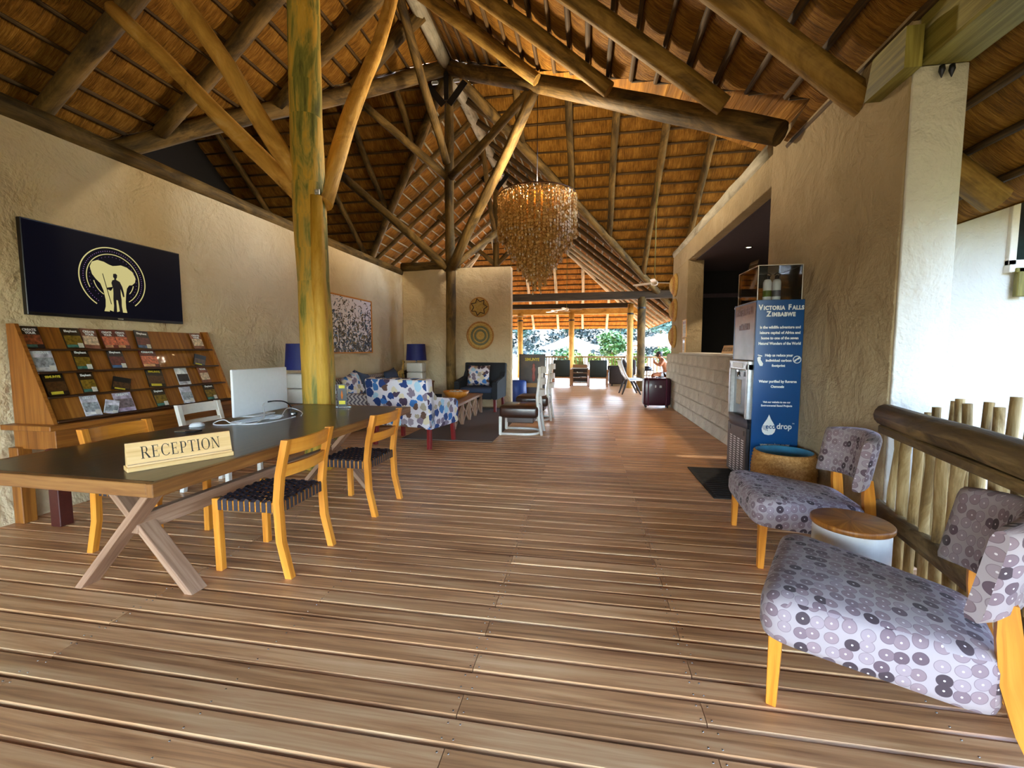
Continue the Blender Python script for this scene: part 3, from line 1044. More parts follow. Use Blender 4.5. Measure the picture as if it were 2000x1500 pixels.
# ---- wall screen with the elephant emblem
t = thing('television', 'wide black screen on the left wall showing an elephant and man emblem', 'television', (XL, 3.44, 2.005))
m = MB(); m.box((.022, -.02, 0), (.044, 1.34, .755), bevel=.004); m.make('casing', M['frame_black'], t)
m = MB(); m.box((.0455, -.02, .008), (.004, 1.325, .72)); scr = m.make('screen', M['screen'], t)
m = MB(); m.box((.046, .0, -.366), (.004, .05, .012)); m.make('maker_badge', M['chrome'], t)
EX = .0485; EC = -.035; ES = 1.14
def emb(name, mat, poly, dx=0.0):
    m = MB(); m.prism([(a * ES, b * ES) for a, b in poly], (EX + dx, EC, -.005), (0, 1, 0), (0, 0, 1), .001); return m.make(name, mat, scr)
def ring(name, mat, r0, r1, a0, a1, dx=0.0, n=60):
    m = MB(); r0 *= ES; r1 *= ES
    for i in range(n):
        b0 = math.radians(a0 + (a1 - a0) * i / n); b1 = math.radians(a0 + (a1 - a0) * (i + 1) / n)
        m.prism([(r0 * math.cos(b0), r0 * math.sin(b0)), (r1 * math.cos(b0), r1 * math.sin(b0)), (r1 * math.cos(b1), r1 * math.sin(b1)), (r0 * math.cos(b1), r0 * math.sin(b1))], (EX + dx, EC, -.005), (0, 1, 0), (0, 0, 1), .001)
    return m.make(name, mat, scr)
ring('outer_ring', M['cream_glow'], .246, .254, -52, 236)
ring('inner_ring', M['cream_glow'], .196, .202, -58, 205)
ring('inner_arc', M['cream_glow'], .150, .156, 190, 236); ring('inner_arc', M['cream_glow'], .150, .156, -42, -12)
m = MB()
for i in range(64):
    a = math.radians(-50 + 285 * i / 63)
    for r_, sz in ((.222, .006),) + (((.178, .0045),) if i % 2 else ()):
        m.box((EX, EC + ES * r_ * math.cos(a), -.005 + ES * r_ * math.sin(a)), (.001, sz, sz))
o = m.make('dot_ring', M['violet_glow'], scr); o['kind'] = 'stuff'
ele = [(-.172, .075), (-.155, .115), (-.115, .135), (-.07, .13), (-.035, .115), (-.005, .108), (.025, .115), (.06, .125), (.105, .115), (.15, .085), (.172, .035), (.165, .0), (.14, -.025), (.115, -.03), (.095, -.06), (.085, -.11), (.078, -.17), (.078, -.225), (.085, -.262), (.045, -.262), (.035, -.25), (.01, -.26), (-.015, -.262), (-.05, -.25), (-.05, -.262), (-.09, -.262), (-.078, -.225), (-.075, -.17), (-.085, -.10), (-.105, -.045), (-.135, -.015), (-.16, .02)]
emb('elephant', M['cream_glow'], ele, .0006)
man = [(-.006, .045), (.012, .05), (.024, .04), (.022, .02), (.014, .008), (.014, 0), (.04, -.012), (.058, -.05), (.068, -.10), (.070, -.13), (.060, -.135), (.052, -.10), (.043, -.07), (.042, -.12), (.046, -.16), (.044, -.21), (.05, -.262), (.026, -.262), (.022, -.21), (.016, -.165), (.004, -.165), (.004, -.21), (.004, -.262), (-.022, -.262), (-.016, -.21), (-.018, -.16), (-.014, -.11), (-.014, -.06), (-.03, -.078), (-.058, -.072), (-.06, -.084), (-.032, -.095), (-.016, -.07), (-.024, -.03), (-.016, -.008), (0, 0), (.0, .01), (-.008, .02)]
emb('standing_man', M['screen_ink'], man, .0018)
m = MB(); m.beam((EX + .0025, EC - .097, -.005 + .04), (EX + .0025, EC - .04, -.005 - .23), .001, .006, up=(0, 1, 0)); m.make('staff', M['screen_ink'], scr)

# ---- brochure rack: sloping top on a console table
RK = (XL, 3.48, 0)
t = thing('brochure_rack', 'teak brochure rack with sloping shelves on a console against the left wall', 'rack', RK)
y0, y1 = -.83, .83
side = [(.02, .78), (.40, .78), (.10, 1.55), (.02, 1.55)]
for y in (y0 - .025, y1):
    m = MB(); m.prism(side, (0, y + .025, 0), (1, 0, 0), (0, 0, 1), .025); m.make('side_panel', M['rack'], t)
slope = lambda z: .06 + .4 * (1.53 - z)
m = MB(); m.beam((slope(.79) - .02, 0, .79), (slope(1.53) - .02, 0, 1.53), y1 - y0, .02, up=(1, 0, .4)); m.make('back_board', M['rack'], t)
for z_ in (1.355, 1.175, .985, .80):
    m = MB(); m.box((slope(z_) + .022, 0, z_ - .006), (.06, y1 - y0, .016), bevel=.003); m.make('ledge', M['rack_dark'], t)
m = MB(); m.box((.235, .28, .76), (.47, 2.42, .04), bevel=.004); m.make('console_top', M['rack'], t)
m = MB(); m.box((.225, .28, .66), (.40, 2.30, .15), bevel=.003); m.make('apron', M['rack'], t)
for x in (.06, .41):
    for y in (-.86, 1.42):
        m = MB(); m.box((x, y, .30), (.09, .09, .60), bevel=.004); m.make('leg', M['rack'] if x < .2 else plain('mahogany_leg', '#4b1b14', .5), t)

# brochures, each one a thing leaning on its ledge
STY = {
    'black': ('#17141a', '#8c4a2e', '#3f6a68'), 'olive': ('#2a1f14', '#7d6320', '#3f7a74'), 'cream': ('#7d4b3a', '#cdb59b', '#7b4a38'),
    'red': ('#5d1d17', '#c8694a', '#e0a070'), 'stack': ('#1c1a20', '#5d2326', '#2f5b8c'), 'pale': ('#c9c7da', '#9aa0a8', '#eef0f6'),
    'gold': ('#0c0b0c', '#4a2f18', '#caba36'), 'purple': ('#b3a6bb', '#7d6f74', '#a593b0'), 'frame': ('#dfe2ee', '#20232c', '#b9bcc8')}
STM = {}
for k, cs in STY.items():
    STM[k] = [plain('print_' + k + '_' + n_, c_, .35, noise_amt=.55, nscale=45 if n_ == 'photo' else 20) for n_, c_ in zip(('cover', 'photo', 'foot'), cs)]
ZROW = {1: 1.355, 2: 1.175, 3: .985, 4: .80}
BR = [
    (1, 2.66, 2.78, 'black', 'CREATE\nYOUR', 'black brochure headed CREATE YOUR in the top left corner of the rack', 0),
    (1, 2.93, 3.06, 'olive', 'Elephant', 'olive and black brochure in the top row beside the cream one', 0),
    (1, 3.06, 3.18, 'cream', 'CREATE\nYOUR', 'cream and brown brochure tilted over in the top row', .12),
    (1, 3.22, 3.335, 'red', 'CREATE\nYOUR', 'left one of two red brochures side by side in the top row', 0),
    (1, 3.33, 3.44, 'red', 'CREATE\nYOUR', 'right one of two red brochures side by side in the top row', .05),
    (1, 3.51, 3.64, 'stack', 'Elephant', 'fanned stack of dark leaflets in the top row right of the red pair', .16),
    (1, 4.12, 4.25, 'cream', 'CREATE\nYOUR', 'pale brown brochure alone at the top right end of the rack', 0),
    (2, 2.66, 2.80, 'pale', 'CREATE', 'pale waterfall brochure at the left end of the second row', .06),
    (2, 2.94, 3.06, 'olive', 'Elephant', 'olive stack of leaflets in the second row', .05),
    (2, 3.21, 3.34, 'stack', 'Elephant', 'dark stack with red and blue badges in the second row', .03),
    (2, 3.49, 3.65, 'red', 'CREATE', 'red brochure curling outward in the second row', .05),
    (2, 4.02, 4.16, 'gold', '', 'drooping black and yellow card at the right end of the second row', .35),
    (3, 2.68, 2.82, 'gold', 'SIMUNYE', 'black show flyer with yellow heading at the left end of the third row', 0),
    (3, 2.92, 3.03, 'olive', 'Elephant', 'olive leaflet stack in the third row', .02),
    (3, 3.13, 3.28, 'gold', '', 'drooping black flyer in the middle of the third row', .4),
    (3, 3.47, 3.63, 'gold', 'SIMUNYE', 'black flyer with yellow foot sagging in the third row right of the middle', .15),
    (3, 3.78, 3.91, 'frame', '', 'white bordered brochure with a dark picture in the third row', .04),
    (3, 4.05, 4.16, 'cream', 'YOUR', 'pale brown leaflet at the right end of the third row', 0),
    (4, 2.87, 2.99, 'pale', 'CREATE', 'white waterfall brochure in the bottom row', .04),
    (4, 3.0, 3.11, 'pale', '', 'white leaflet slumped sideways in the bottom row', .5),
    (4, 3.12, 3.27, 'purple', 'CREATE', 'wide lilac brochure in the bottom row', .02),
    (4, 3.47, 3.59, 'olive', 'Elephant', 'olive leaflet in the bottom row above the white chair', 0),
    (4, 3.75, 3.87, 'pale', '', 'bluish white leaflet in the bottom row with a round badge', .05),
    (4, 4.03, 4.16, 'olive', 'Elephant', 'dark olive leaflet stack at the right end of the bottom row', 0)]
sl = V((-.4, 0, 1)).normalized(); sn = V((1, 0, .4)).normalized()
for row, a, b, st, txt, lab, tilt in BR:
    z_ = ZROW[row]
    base = V((XL + slope(z_) + .006, (a + b) / 2, z_ + .004))
    t = thing('brochure', lab, 'brochure', base, group='brochures on the rack')
    w = b - a; h = .185 if tilt < .3 else .115
    up = (sl * math.cos(tilt * .6) + V((0, 1, 0)) * math.sin(tilt * .6) * (1 if tilt else 0)).normalized()
    if tilt >= .3: up = (sl + sn * .35 + V((0, .25, 0))).normalized()
    ux = V((0, 1, 0)); ux = (ux - up * ux.dot(up)).normalized()
    n_ = ux.cross(up)
    def quadpad(name, mat, u0, u1, v0, v1, d0, th, par=None):
        mm = MB(); mm.prism([(u0, v0), (u1, v0), (u1, v1), (u0, v1)], n_ * d0, ux, up, th); return mm.make(name, mat, par or t)
    cov, pho, foot = STM[st]
    t0 = t; t = quadpad('cover', cov, -w / 2, w / 2, 0, h, 0, .008)
    quadpad('photo', pho, -w / 2 + .004, w / 2 - .004, h * .18, h * .62, .008, .0006)
    quadpad('foot_band', M['yellow_ink'] if st == 'gold' else foot, -w / 2 + (.02 if st == 'gold' else .004), w / 2 - (.04 if st == 'gold' else .045), .008, h * .17, .008, .0006)
    if st in ('olive', 'stack', 'pale'): quadpad('badge', M['paper'], w / 2 - .045, w / 2 - .006, .006, h * .26, .0086, .0006)
    if txt:
        text_obj('lettering', txt, .026, M['yellow_ink'] if st == 'gold' else M['white_ink'], t, n_ * .009 + up * (h - .038), ux, up, bold=.0012, depth=.0004, width=w * .72)

# ---- reception table
TC = V((-2.46, 2.91, 0)); TRZ = math.radians(-1.8)
t = thing('reception_table', 'long dark topped reception table on crossed wooden legs', 'table', TC, TRZ)
m = MB(); m.box((0, 0, .748), (1.20, 2.58, .024), bevel=.003, grain=1); m.make('table_top', M['table_top'], t)
m = MB()
for x in (-.61, .61): m.box((x, 0, .728), (.036, 2.65, .064), bevel=.003, grain=1)
for y in (-1.308, 1.308): m.box((0, y, .728), (1.184, .036, .064), bevel=.003, grain=0)
m.make('edge_frame', M['table_edge'], t)
for y in (-.93, .93):
    for s_ in (-1, 1):
        m = MB(); m.beam((-.30 * s_, y + .036 * s_, .70), (.34 * s_, y + .036 * s_, 0.0), .07, .10, up=(0, 1, 0), bevel=.004)
        # cut the foot and head flat
        for v in m.bm.verts:
            if v.co.z < .03: v.co.z = 0.0
            if v.co.z > .66: v.co.z = .70
        m.make('leg', M['trestle'], t)
m = MB(); m.box((0, 0, .37), (.055, 1.9, .10), bevel=.004, grain=1); m.make('stretcher', M['trestle'], t)

# ---- webbed dining chairs; front towards -x
def dining_chair(name, label, wm, webbed=True):
    t = thing(name, label, 'chair')
    w2 = .22
    for s_ in (-1, 1):
        m = MB()
        m.tube([(-.22, s_ * (w2 - .02), 0), (-.22, s_ * (w2 - .02), .46)], [.026, .029], 4, smooth=False) if False else m.beam((-.215, s_ * (w2 - .02), 0), (-.22, s_ * (w2 - .02), .455), .042, .042, up=(0, 1, 0), bevel=.004)
        m.make('leg', wm, t)
        m = MB()
        P_ = [(.265, 0), (.215, .22), (.205, .46), (.225, .62), (.275, .83)]
        q = [[(x - .021, s_ * w2 - .02, z_), (x + .021, s_ * w2 - .02, z_), (x + .021, s_ * w2 + .02, z_), (x - .021, s_ * w2 + .02, z_)] for x, z_ in P_]
        d = [0, .22, .46, .62, .83]
        m.grid(q, False, [[(k * .04, dd) for k in range(4)] for dd in d], closed_u=True)
        m.boxuv([m.bm.faces.new([m.bm.verts.new(p_) for p_ in q[-1]])]); m.boxuv([m.bm.faces.new([m.bm.verts.new(p_) for p_ in reversed(q[0])])])
        bmesh.ops.remove_doubles(m.bm, verts=m.bm.verts[:], dist=.0005)
        m.make('leg', wm, t)
    for z0, z1 in ((.735, .825), (.60, .675)):
        m = MB(); G = []
        zc = (z0 + z1) / 2
        xc = .225 + (zc - .62) / .21 * .05
        for i in range(9):
            s_ = -1 + 2 * i / 8
            bx = xc + .030 * (1 - s_ * s_)
            lean = .018
            y_ = s_ * (w2 - .02)
            G.append([(bx - .011 - lean * .5, y_, z0), (bx - .011 + lean * .5, y_, z1), (bx + .011 + lean * .5, y_, z1), (bx + .011 - lean * .5, y_, z0)])
        m.grid(G, False, [[(k * .05, i * .05) for k in range(4)] for i in range(9)], closed_u=True)
        m.make('back_slat', wm, t)
    m = MB()
    for s_ in (-1, 1): m.box((-.005, s_ * (w2 - .02), .415), (.40, .028, .062), bevel=.003, grain=0)
    for x in (-.215, .195): m.box((x, 0, .415), (.028, .40, .062), bevel=.003, grain=1)
    m.make('seat_rail', wm, t)
    if webbed:
        m = MB(); n_ = 11
        def band(axis, i, lift):
            c = -.185 + .37 * i / (n_ - 1)
            P_ = []
            k = 2 * n_
            for j in range(k + 1):
                u = -.214 + .428 * j / k
                zz = .452 + lift * .004 * math.cos(PI * (j + i))
                P_.append((u, zz))
            P_ = [(-.219, .386), (-.219, .445)] + P_ + [(.219, .445), (.219, .386)]
            G = []
            for u, zz in P_:
                row = [(u - .005, c - .0135, zz), (u - .005, c + .0135, zz)] if axis == 0 else [(c - .0135 - .005, u, zz), (c + .0135 - .005, u, zz)]
                G.append(row)
            m.grid(G, False)
        for i in range(n_):
            band(0, i, 1); band(1, i, -1)
        m.make('webbing', M['strap'], t)
    else:
        m = MB(); m.box((-.005, 0, .452), (.43, .42, .022), bevel=.006); m.make('seat', wm, t)
    return t
ca = dining_chair('dining_chair', 'honey wood chair with black webbed seat nearest the camera at the table', M['oak'])
ca.location = (-1.985, 2.43, 0); ca.rotation_euler = (0, 0, math.radians(1))
ca['group'] = 'webbed chairs at the reception table'
copy_thing(ca, (-1.93, 3.41, 0), math.radians(-2), 'honey wood chair with webbed seat, the farther one on the aisle side of the table', 'webbed chairs at the reception table')
copy_thing(ca, (-2.99, 2.52, 0), math.radians(183), 'honey wood chair on the wall side of the table behind the reception sign', 'webbed chairs at the reception table')
cd = dining_chair('dining_chair', 'white painted slat back chair between the table and the brochure rack', M['white_paint'], False)
cd.location = (-3.50, 3.66, 0); cd.rotation_euler = (0, 0, math.radians(180))

# ---- RECEPTION sign, a wedge of pale wood with cut serif letters
A_ = V((-2.165, 1.70, .76)); B_ = V((-1.945, 2.085, .76))
sx = (B_ - A_).normalized(); L_ = (B_ - A_).length
srz = math.atan2(sx.y, sx.x)
t = thing('reception_sign', 'pale wooden wedge sign reading RECEPTION on the near corner of the table', 'sign', A_, srz)
back = V((0, 1, 0)); upz = V((0, 0, 1))
lean = math.radians(14)
fu = V((0, math.sin(lean), math.cos(lean)))
m = MB(); m.box((L_ / 2, .035, .012), (L_ + .01, .085, .024), bevel=.003); m.make('base', M['sign'], t)
m = MB(); m.prism([(0, .024), (.03, .135), (.045, .135), (.055, .024)], (0, .004, 0), (0, 1, 0), (0, 0, 1), L_); m.make('plaque', M['sign'], t)
# serif capitals drawn from strokes (unit cap height)
def serif_word(mb, word, o, ux, uy, h, width, depth=.0008):
    TH, HN, SF = .135, .05, .045
    def rect(x0, y0_, x1, y1_): return [(x0, y0_), (x1, y0_), (x1, y1_), (x0, y1_)]
    def arc(cx, cy, rx, ry, a0, a1, tk, n=14):
        """stroke thickest at the sides"""
        P_ = []
        for i in range(n):
            q = []
            for a in (a0 + (a1 - a0) * i / n, a0 + (a1 - a0) * (i + 1) / n):
                a = math.radians(a); c_, s_ = math.cos(a), math.sin(a)
                w = HN + (tk - HN) * abs(c_) ** 1.5
                q.append(((cx + rx * c_, cy + ry * s_), (cx + (rx - w) * c_, cy + (ry - HN * .9) * s_)))
            P_.append([q[0][0], q[1][0], q[1][1], q[0][1]])
        return P_
    def stem(x, w=TH, serif=True):
        r = [rect(x, 0, x + w, 1)]
        if serif:
            r += [rect(x - .09, 0, x + w + .09, SF), rect(x - .09, 1 - SF, x + w + .09, 1)]
        return r
    def letter(c_):
        if c_ == 'I': return stem(.1), .36
        if c_ == 'E':
            return stem(.1) + [rect(.1, 0, .66, SF), rect(.1, 1 - SF, .64, 1), rect(.2, .49, .50, .49 + SF), rect(.62, 0, .67, .22), rect(.60, .8, .645, 1), rect(.475, .40, .515, .61)], .78
        if c_ == 'T':
            return stem(.32, TH, False) + [rect(.23, 0, .545, SF), rect(.0, 1 - SF, .775, 1), rect(.0, .78, .045, 1), rect(.73, .78, .775, 1)], .82
        if c_ == 'P':
            return stem(.1) + [rect(.2, 1 - SF, .40, 1), rect(.2, .44, .40, .44 + SF)] + arc(.40, .72, .27, .28, -90, 90, TH), .74
        if c_ == 'R':
            return stem(.1) + [rect(.2, 1 - SF, .40, 1), rect(.2, .47, .40, .47 + SF)] + arc(.40, .735, .26, .265, -90, 90, TH) + [[(.36, .5), (.52, .5), (.86, .03), (.68, .03)], rect(.66, 0, .93, SF)], .92
        if c_ == 'C':
            return arc(.46, .5, .44, .52, 42, 318, TH + .01, 22) + [rect(.76, .70, .805, .96), rect(.76, .10, .80, .24)], .88
        if c_ == 'O':
            return arc(.48, .5, .46, .52, 0, 360, TH + .02, 28), .98
        if c_ == 'N':
            return [rect(.12, 0, .17, 1), rect(.80, 0, .85, 1), [(.10, 1), (.26, 1), (.85, .0), (.72, 0)], rect(.0, 1 - SF, .2, 1), rect(.02, 0, .27, SF), rect(.70, 1 - SF, .95, 1)], .97
    x = 0; parts = []
    for ch in word:
        ps, adv = letter(ch)
        for p_ in ps: parts.append([(q[0] + x, q[1]) for q in p_])
        x += adv + .10
    k = width / (x - .10)
    for p_ in parts:
        ar = sum(p_[i][0] * p_[(i + 1) % len(p_)][1] - p_[(i + 1) % len(p_)][0] * p_[i][1] for i in range(len(p_)))
        if ar < 0: p_ = p_[::-1]
        mb.prism([(q[0] * k, q[1] * h) for q in p_], o, ux, uy, depth)
fl = V((0, .03, .111)).normalized()
m = MB(); serif_word(m, 'RECEPTION', V((L_ * .12, .0055, .024)) + fl * .032 + V((0, -.0012, 0)), (1, 0, 0), fl, .060, L_ * .76)
m.make('lettering', M['ink'], t)
m = MB(); m.prism([(0, 0), (L_, 0), (L_, .0035), (0, .0035)], V((0, .0035, .024)) + fl * .008, (1, 0, 0), fl, .0012); m.make('groove', M['trestle'], t)

# ---- things on the table
t = thing('computer', 'all-in-one computer seen from its white back on the reception table', 'computer', (-2.88, 3.44, .76), math.radians(0))
m = MB(); m.box((0, 0, .225), (.024, .66, .40), bevel=.008, seg=2); m.make('display', M['plastic_w'], t)
m = MB(); m.box((-.07, 0, .006), (.20, .26, .012), bevel=.004); m.beam((-.08, 0, .01), (-.012, 0, .20), .16, .014, up=(1, 0, .3)); m.make('stand', M['plastic_w'], t)
m = MB(); m.box((.0125, .08, .115), (.004, .05, .014), bevel=.002); m.make('port_panel', M['grey_plastic'], t)
def cable(name, label, pts, r, mat):
    # smooth the path
    P_ = [V(p) for p in pts]
    for _ in range(3):
        Q = [P_[0]]
        for a, b in zip(P_[:-1], P_[1:]): Q += [a * .75 + b * .25, a * .25 + b * .75]
        Q.append(P_[-1]); P_ = Q
    m = MB(); m.tube(P_, r, 6)
    return tag(m.make(name, mat), label, 'cable')
cable('cable', 'black power lead curling out of the back of the white computer', [(-2.865, 3.50, .875), (-2.80, 3.51, .885), (-2.76, 3.60, .87), (-2.74, 3.66, .80), (-2.76, 3.64, .765)], .0065, M['frame_black'])
cable('cable', 'white cable looping from the computer back over the table', [(-2.865, 3.46, .87), (-2.84, 3.40, .86), (-2.72, 3.28, .78), (-2.62, 3.10, .764), (-2.60, 2.98, .764), (-2.70, 2.98, .764), (-2.80, 2.90, .764), (-2.92, 2.93, .764), (-2.86, 3.0, .80), (-2.75, 2.95, .764), (-2.55, 2.98, .764), (-2.50, 3.2, .764), (-2.52, 3.4, .764)], .0045, M['plastic_w'])
cable('cable', 'white charger lead lying in a loop on the table edge of the tangle', [(-2.50, 3.45, .764), (-2.60, 3.62, .764), (-2.70, 3.66, .79), (-2.72, 3.56, .82), (-2.66, 3.42, .78), (-2.58, 3.3, .764), (-2.66, 3.22, .764), (-2.74, 3.36, .764)], .0042, M['plastic_w'])
t = thing('power_adapter', 'small black plug adapter in the tangle of cables', 'adapter', (-2.62, 3.52, .761), .4)
m = MB(); m.box((0, 0, .014), (.05, .09, .028), bevel=.006, seg=2); m.make('body', M['frame_black'], t)
m = MB(); m.box((.0, -.055, .014), (.02, .02, .016), bevel=.003); m.make('plug', M['plastic_w'], t)
t = thing('keyboard', 'flat white keyboard under the computer on the table', 'keyboard', (-2.72, 3.20, .761), math.radians(-8))
m = MB(); m.box((0, 0, .006), (.12, .42, .012), bevel=.003); m.make('body', M['plastic_w'], t)
m = MB()
for i in range(5):
    for j in range(17): m.box((-.045 + i * .0225, -.19 + j * .0238, .0135), (.018, .019, .004))
o = m.make('keys', plain('pale_blue_key', '#cfd8e4', .5), t); o['kind'] = 'stuff'
t = thing('computer_mouse', 'white computer mouse on the dark table beside the phone', 'mouse', (-2.94, 2.83, .761), math.radians(70))
m = MB(); m.lathe([(.001, .034), (.018, .032), (.028, .022), (.032, .008), (.030, 0)], n=16, sx=1.7); m.make('body', M['plastic_w'], t)
m = MB(); m.box((.025, 0, .031), (.014, .006, .006), bevel=.002); m.make('wheel', M['grey_plastic'], t)
t = thing('phone', 'slim phone with pale and black halves lying behind the reception sign', 'phone', (-2.82, 2.64, .761), math.radians(5))
m = MB(); m.box((-.035, 0, .005), (.085, .07, .01), bevel=.003); m.make('body', M['chrome'], t)
m = MB(); m.box((.045, 0, .0055), (.072, .071, .011), bevel=.003); m.make('cover', M['frame_black'], t)
t = thing('leaflet_holder', 'clear upright leaflet holder with a black show card at the table end', 'holder', (-2.44, 4.03, .761), math.radians(8))
m = MB(); m.box((0, .0, .004), (.13, .09, .008), bevel=.002)
for dx in (-.06, .06): m.box((dx, -.02, .12), (.006, .012, .235), bevel=.001)
m.make('stand', M['acrylic'], t)
m = MB(); m.box((0, -.02, .125), (.095, .004, .23)); m.make('card', M['frame_black'], t)
m = MB(); m.box((0, -.0232, .215), (.06, .002, .03)); m.box((0, -.0232, .055), (.065, .002, .035)); m.make('yellow_band', M['yellow_ink'], t)
m = MB(); m.lathe([(.004, -.04), (.012, 0), (.006, .03), (.001, .05)], (0, -.0235, .13), 8, sy=.1); m.make('dancer_print', M['cloth_o'], t)

# ---- lamps
def table_lamp(label, loc):
    t = thing('table_lamp', label, 'lamp', loc, group='blue shaded lamps')
    m = MB()
    for z_ in (0.0, .22):
        for i in range(-1, 2):
            m.box((i * .13, 0, z_ + .108), (.128, .26, .212), bevel=.035, seg=2)
            m.box((0, i * .088, z_ + .108), (.39, .086, .212), bevel=.03, seg=2)
    m.make('base', M['ceramic'], t)
    m = MB(); m.lathe([(.02, .43), (.02, .49), (.008, .50), (.008, .72)], n=10); m.make('stem', M['chrome'], t)
    m = MB(); m.lathe([(.232, .49), (.205, .86)], n=36, cap=False); m.lathe([(.228, .49), (.201, .86)], n=36, cap=False); m.make('shade', M['navy_shade'], t)
    return t
lt = table_lamp('blue shaded lamp on a faceted white base behind the computer', (-4.05, 5.66, .575))
copy_thing(lt, (-3.86, 9.46, .62), 0, 'blue shaded lamp on a faceted white base in the far corner of the seating area', 'blue shaded lamps')
def side_table(label, loc, w, d, h):
    t = thing('side_table', label, 'table', loc)
    m = MB(); m.box((0, 0, h - .02), (w, d, .04), bevel=.004); m.make('top', M['rack'], t)
    for x in (-1, 1):
        for y in (-1, 1):
            m = MB(); m.box((x * (w / 2 - .04), y * (d / 2 - .04), (h - .04) / 2), (.05, .05, h - .04), bevel=.003); m.make('leg', M['rack'], t)
side_table('low wooden lamp table against the wall behind the computer', (-4.07, 5.66, 0), .56, .52, .575)
side_table('small wooden lamp table in the far corner beside the sofa', (-3.9, 9.5, 0), .7, .6, .62)

# ---- painting and plates on the walls
t = thing('painting', 'square abstract painting of dark shards in a thin wooden frame on the left wall', 'painting', (XL, 7.61, 1.81))
m = MB()
for dy in (-.735, .735): m.box((.02, dy, 0), (.04, .025, 1.05), bevel=.002)
for dz in (-.515, .515): m.box((.02, 0, dz), (.04, 1.49, .025), bevel=.002)
m.make('frame', M['oak'], t)
m = MB(); m.prism([(-.725, -.505), (.725, -.505), (.725, .505), (-.725, .505)], (.015, 0, 0), (0, 1, 0), (0, 0, 1), .01)
o = m.make('canvas', M['painting'], t)
for l in o.data.uv_layers[0].data: l.uv = (l.uv[0], l.uv[1] + .5)
def woven_plate(label, c, axis, rings_, group, dome=False):
    """rings_: list of (r0, r1, material); shallow dish"""
    t = thing('woven_plate', label, 'wall plate', c, group=group)
    Mx = Matrix.Rotation(PI / 2, 4, 'X') if axis == 'y' else Matrix.Rotation(-PI / 2, 4, 'Y')
    R_ = rings_[-1][1]
    for r0, r1, mt in rings_:
        m = MB()
        n_ = max(2, int((r1 - r0) / .02))
        prof = []
        for i in range(n_ + 1):
            r = r0 + (r1 - r0) * i / n_
            prof.append((max(r, .001), (.012 + .125 * (1 - (r / R_) ** 2.2) if dome else .015 + .10 * (r / R_) ** 2 * R_) + .004 * (i % 2)))
        m.lathe(prof + [(r, z_ - .012) for r, z_ in reversed(prof)], n=40, M=Mx, cap=False)
        m.make('woven_ring', mt, t)
    return t
p1 = woven_plate('small round woven plate with a dark star outline on the end wall', (-2.48, YB - .002, 2.34), 'y', [(0, .205, M['weave_pale']), (.205, .235, M['weave'])], 'woven plates on the end wall')
m = MB()
star = []
for i in range(14):
    a = PI / 2 + .25 + PI * i / 7; r = .20 if i % 2 == 0 else .125
    star.append((r * math.cos(a), r * math.sin(a)))
for i in range(14):
    a, b = star[i], star[(i + 1) % 14]
    m.beam((a[0], -.055, a[1]), (b[0], -.055, b[1]), .016, .02, up=(0, 1, 0))
m.make('star', M['rack_dark'], p1)
woven_plate('large round woven plate with grey and yellow rings on the end wall', (-2.46, YB - .002, 1.68), 'y', [(0, .10, M['weave_pale']), (.10, .15, M['weave_grey']), (.15, .18, M['weave_pale']), (.18, .23, M['weave_grey']), (.23, .29, M['weave_pale']), (.29, .33, M['weave'])], 'woven plates on the end wall')
# ================================================================== seating area
m = MB(); m.box((-2.05, 7.9, .006), (1.42, 3.6, .012), bevel=.004)
tag(m.make('rug', M['rug']), 'flat grey-purple rug under the seating by the coffee table', 'rug')

def cushion(mb, c, d, rz=0, puff=.5, M_=None):
    """pillow with pinched corners"""
    n_ = 8
    G = {}
    T = Matrix.Translation(V(c)) @ Matrix.Rotation(rz, 4, 'Z')
    if M_ is not None: T = M_
    for s_ in (-1, 1):
        P_, U = [], []
        for i in range(n_ + 1):
            row, ur = [], []
            for j in range(n_ + 1):
                u = -1 + 2 * i / n_; v = -1 + 2 * j / n_
                h = ((1 - u ** 4) * (1 - v ** 4)) ** .5
                pin = 1 - .08 * (1 - abs(u)) * 0 - .06 * (1 - u * u) * 0
                x = u * d[0] / 2 * (1 - .07 * (1 - v * v)); y = v * d[1] / 2 * (1 - .07 * (1 - u * u))
                row.append(T @ V((x, y, s_ * h * d[2] / 2))); ur.append((x, y))
            P_.append(row); U.append(ur)
        mb.grid(P_, True, U)
    bmesh.ops.remove_doubles(mb.bm, verts=mb.bm.verts[:], dist=.0008)

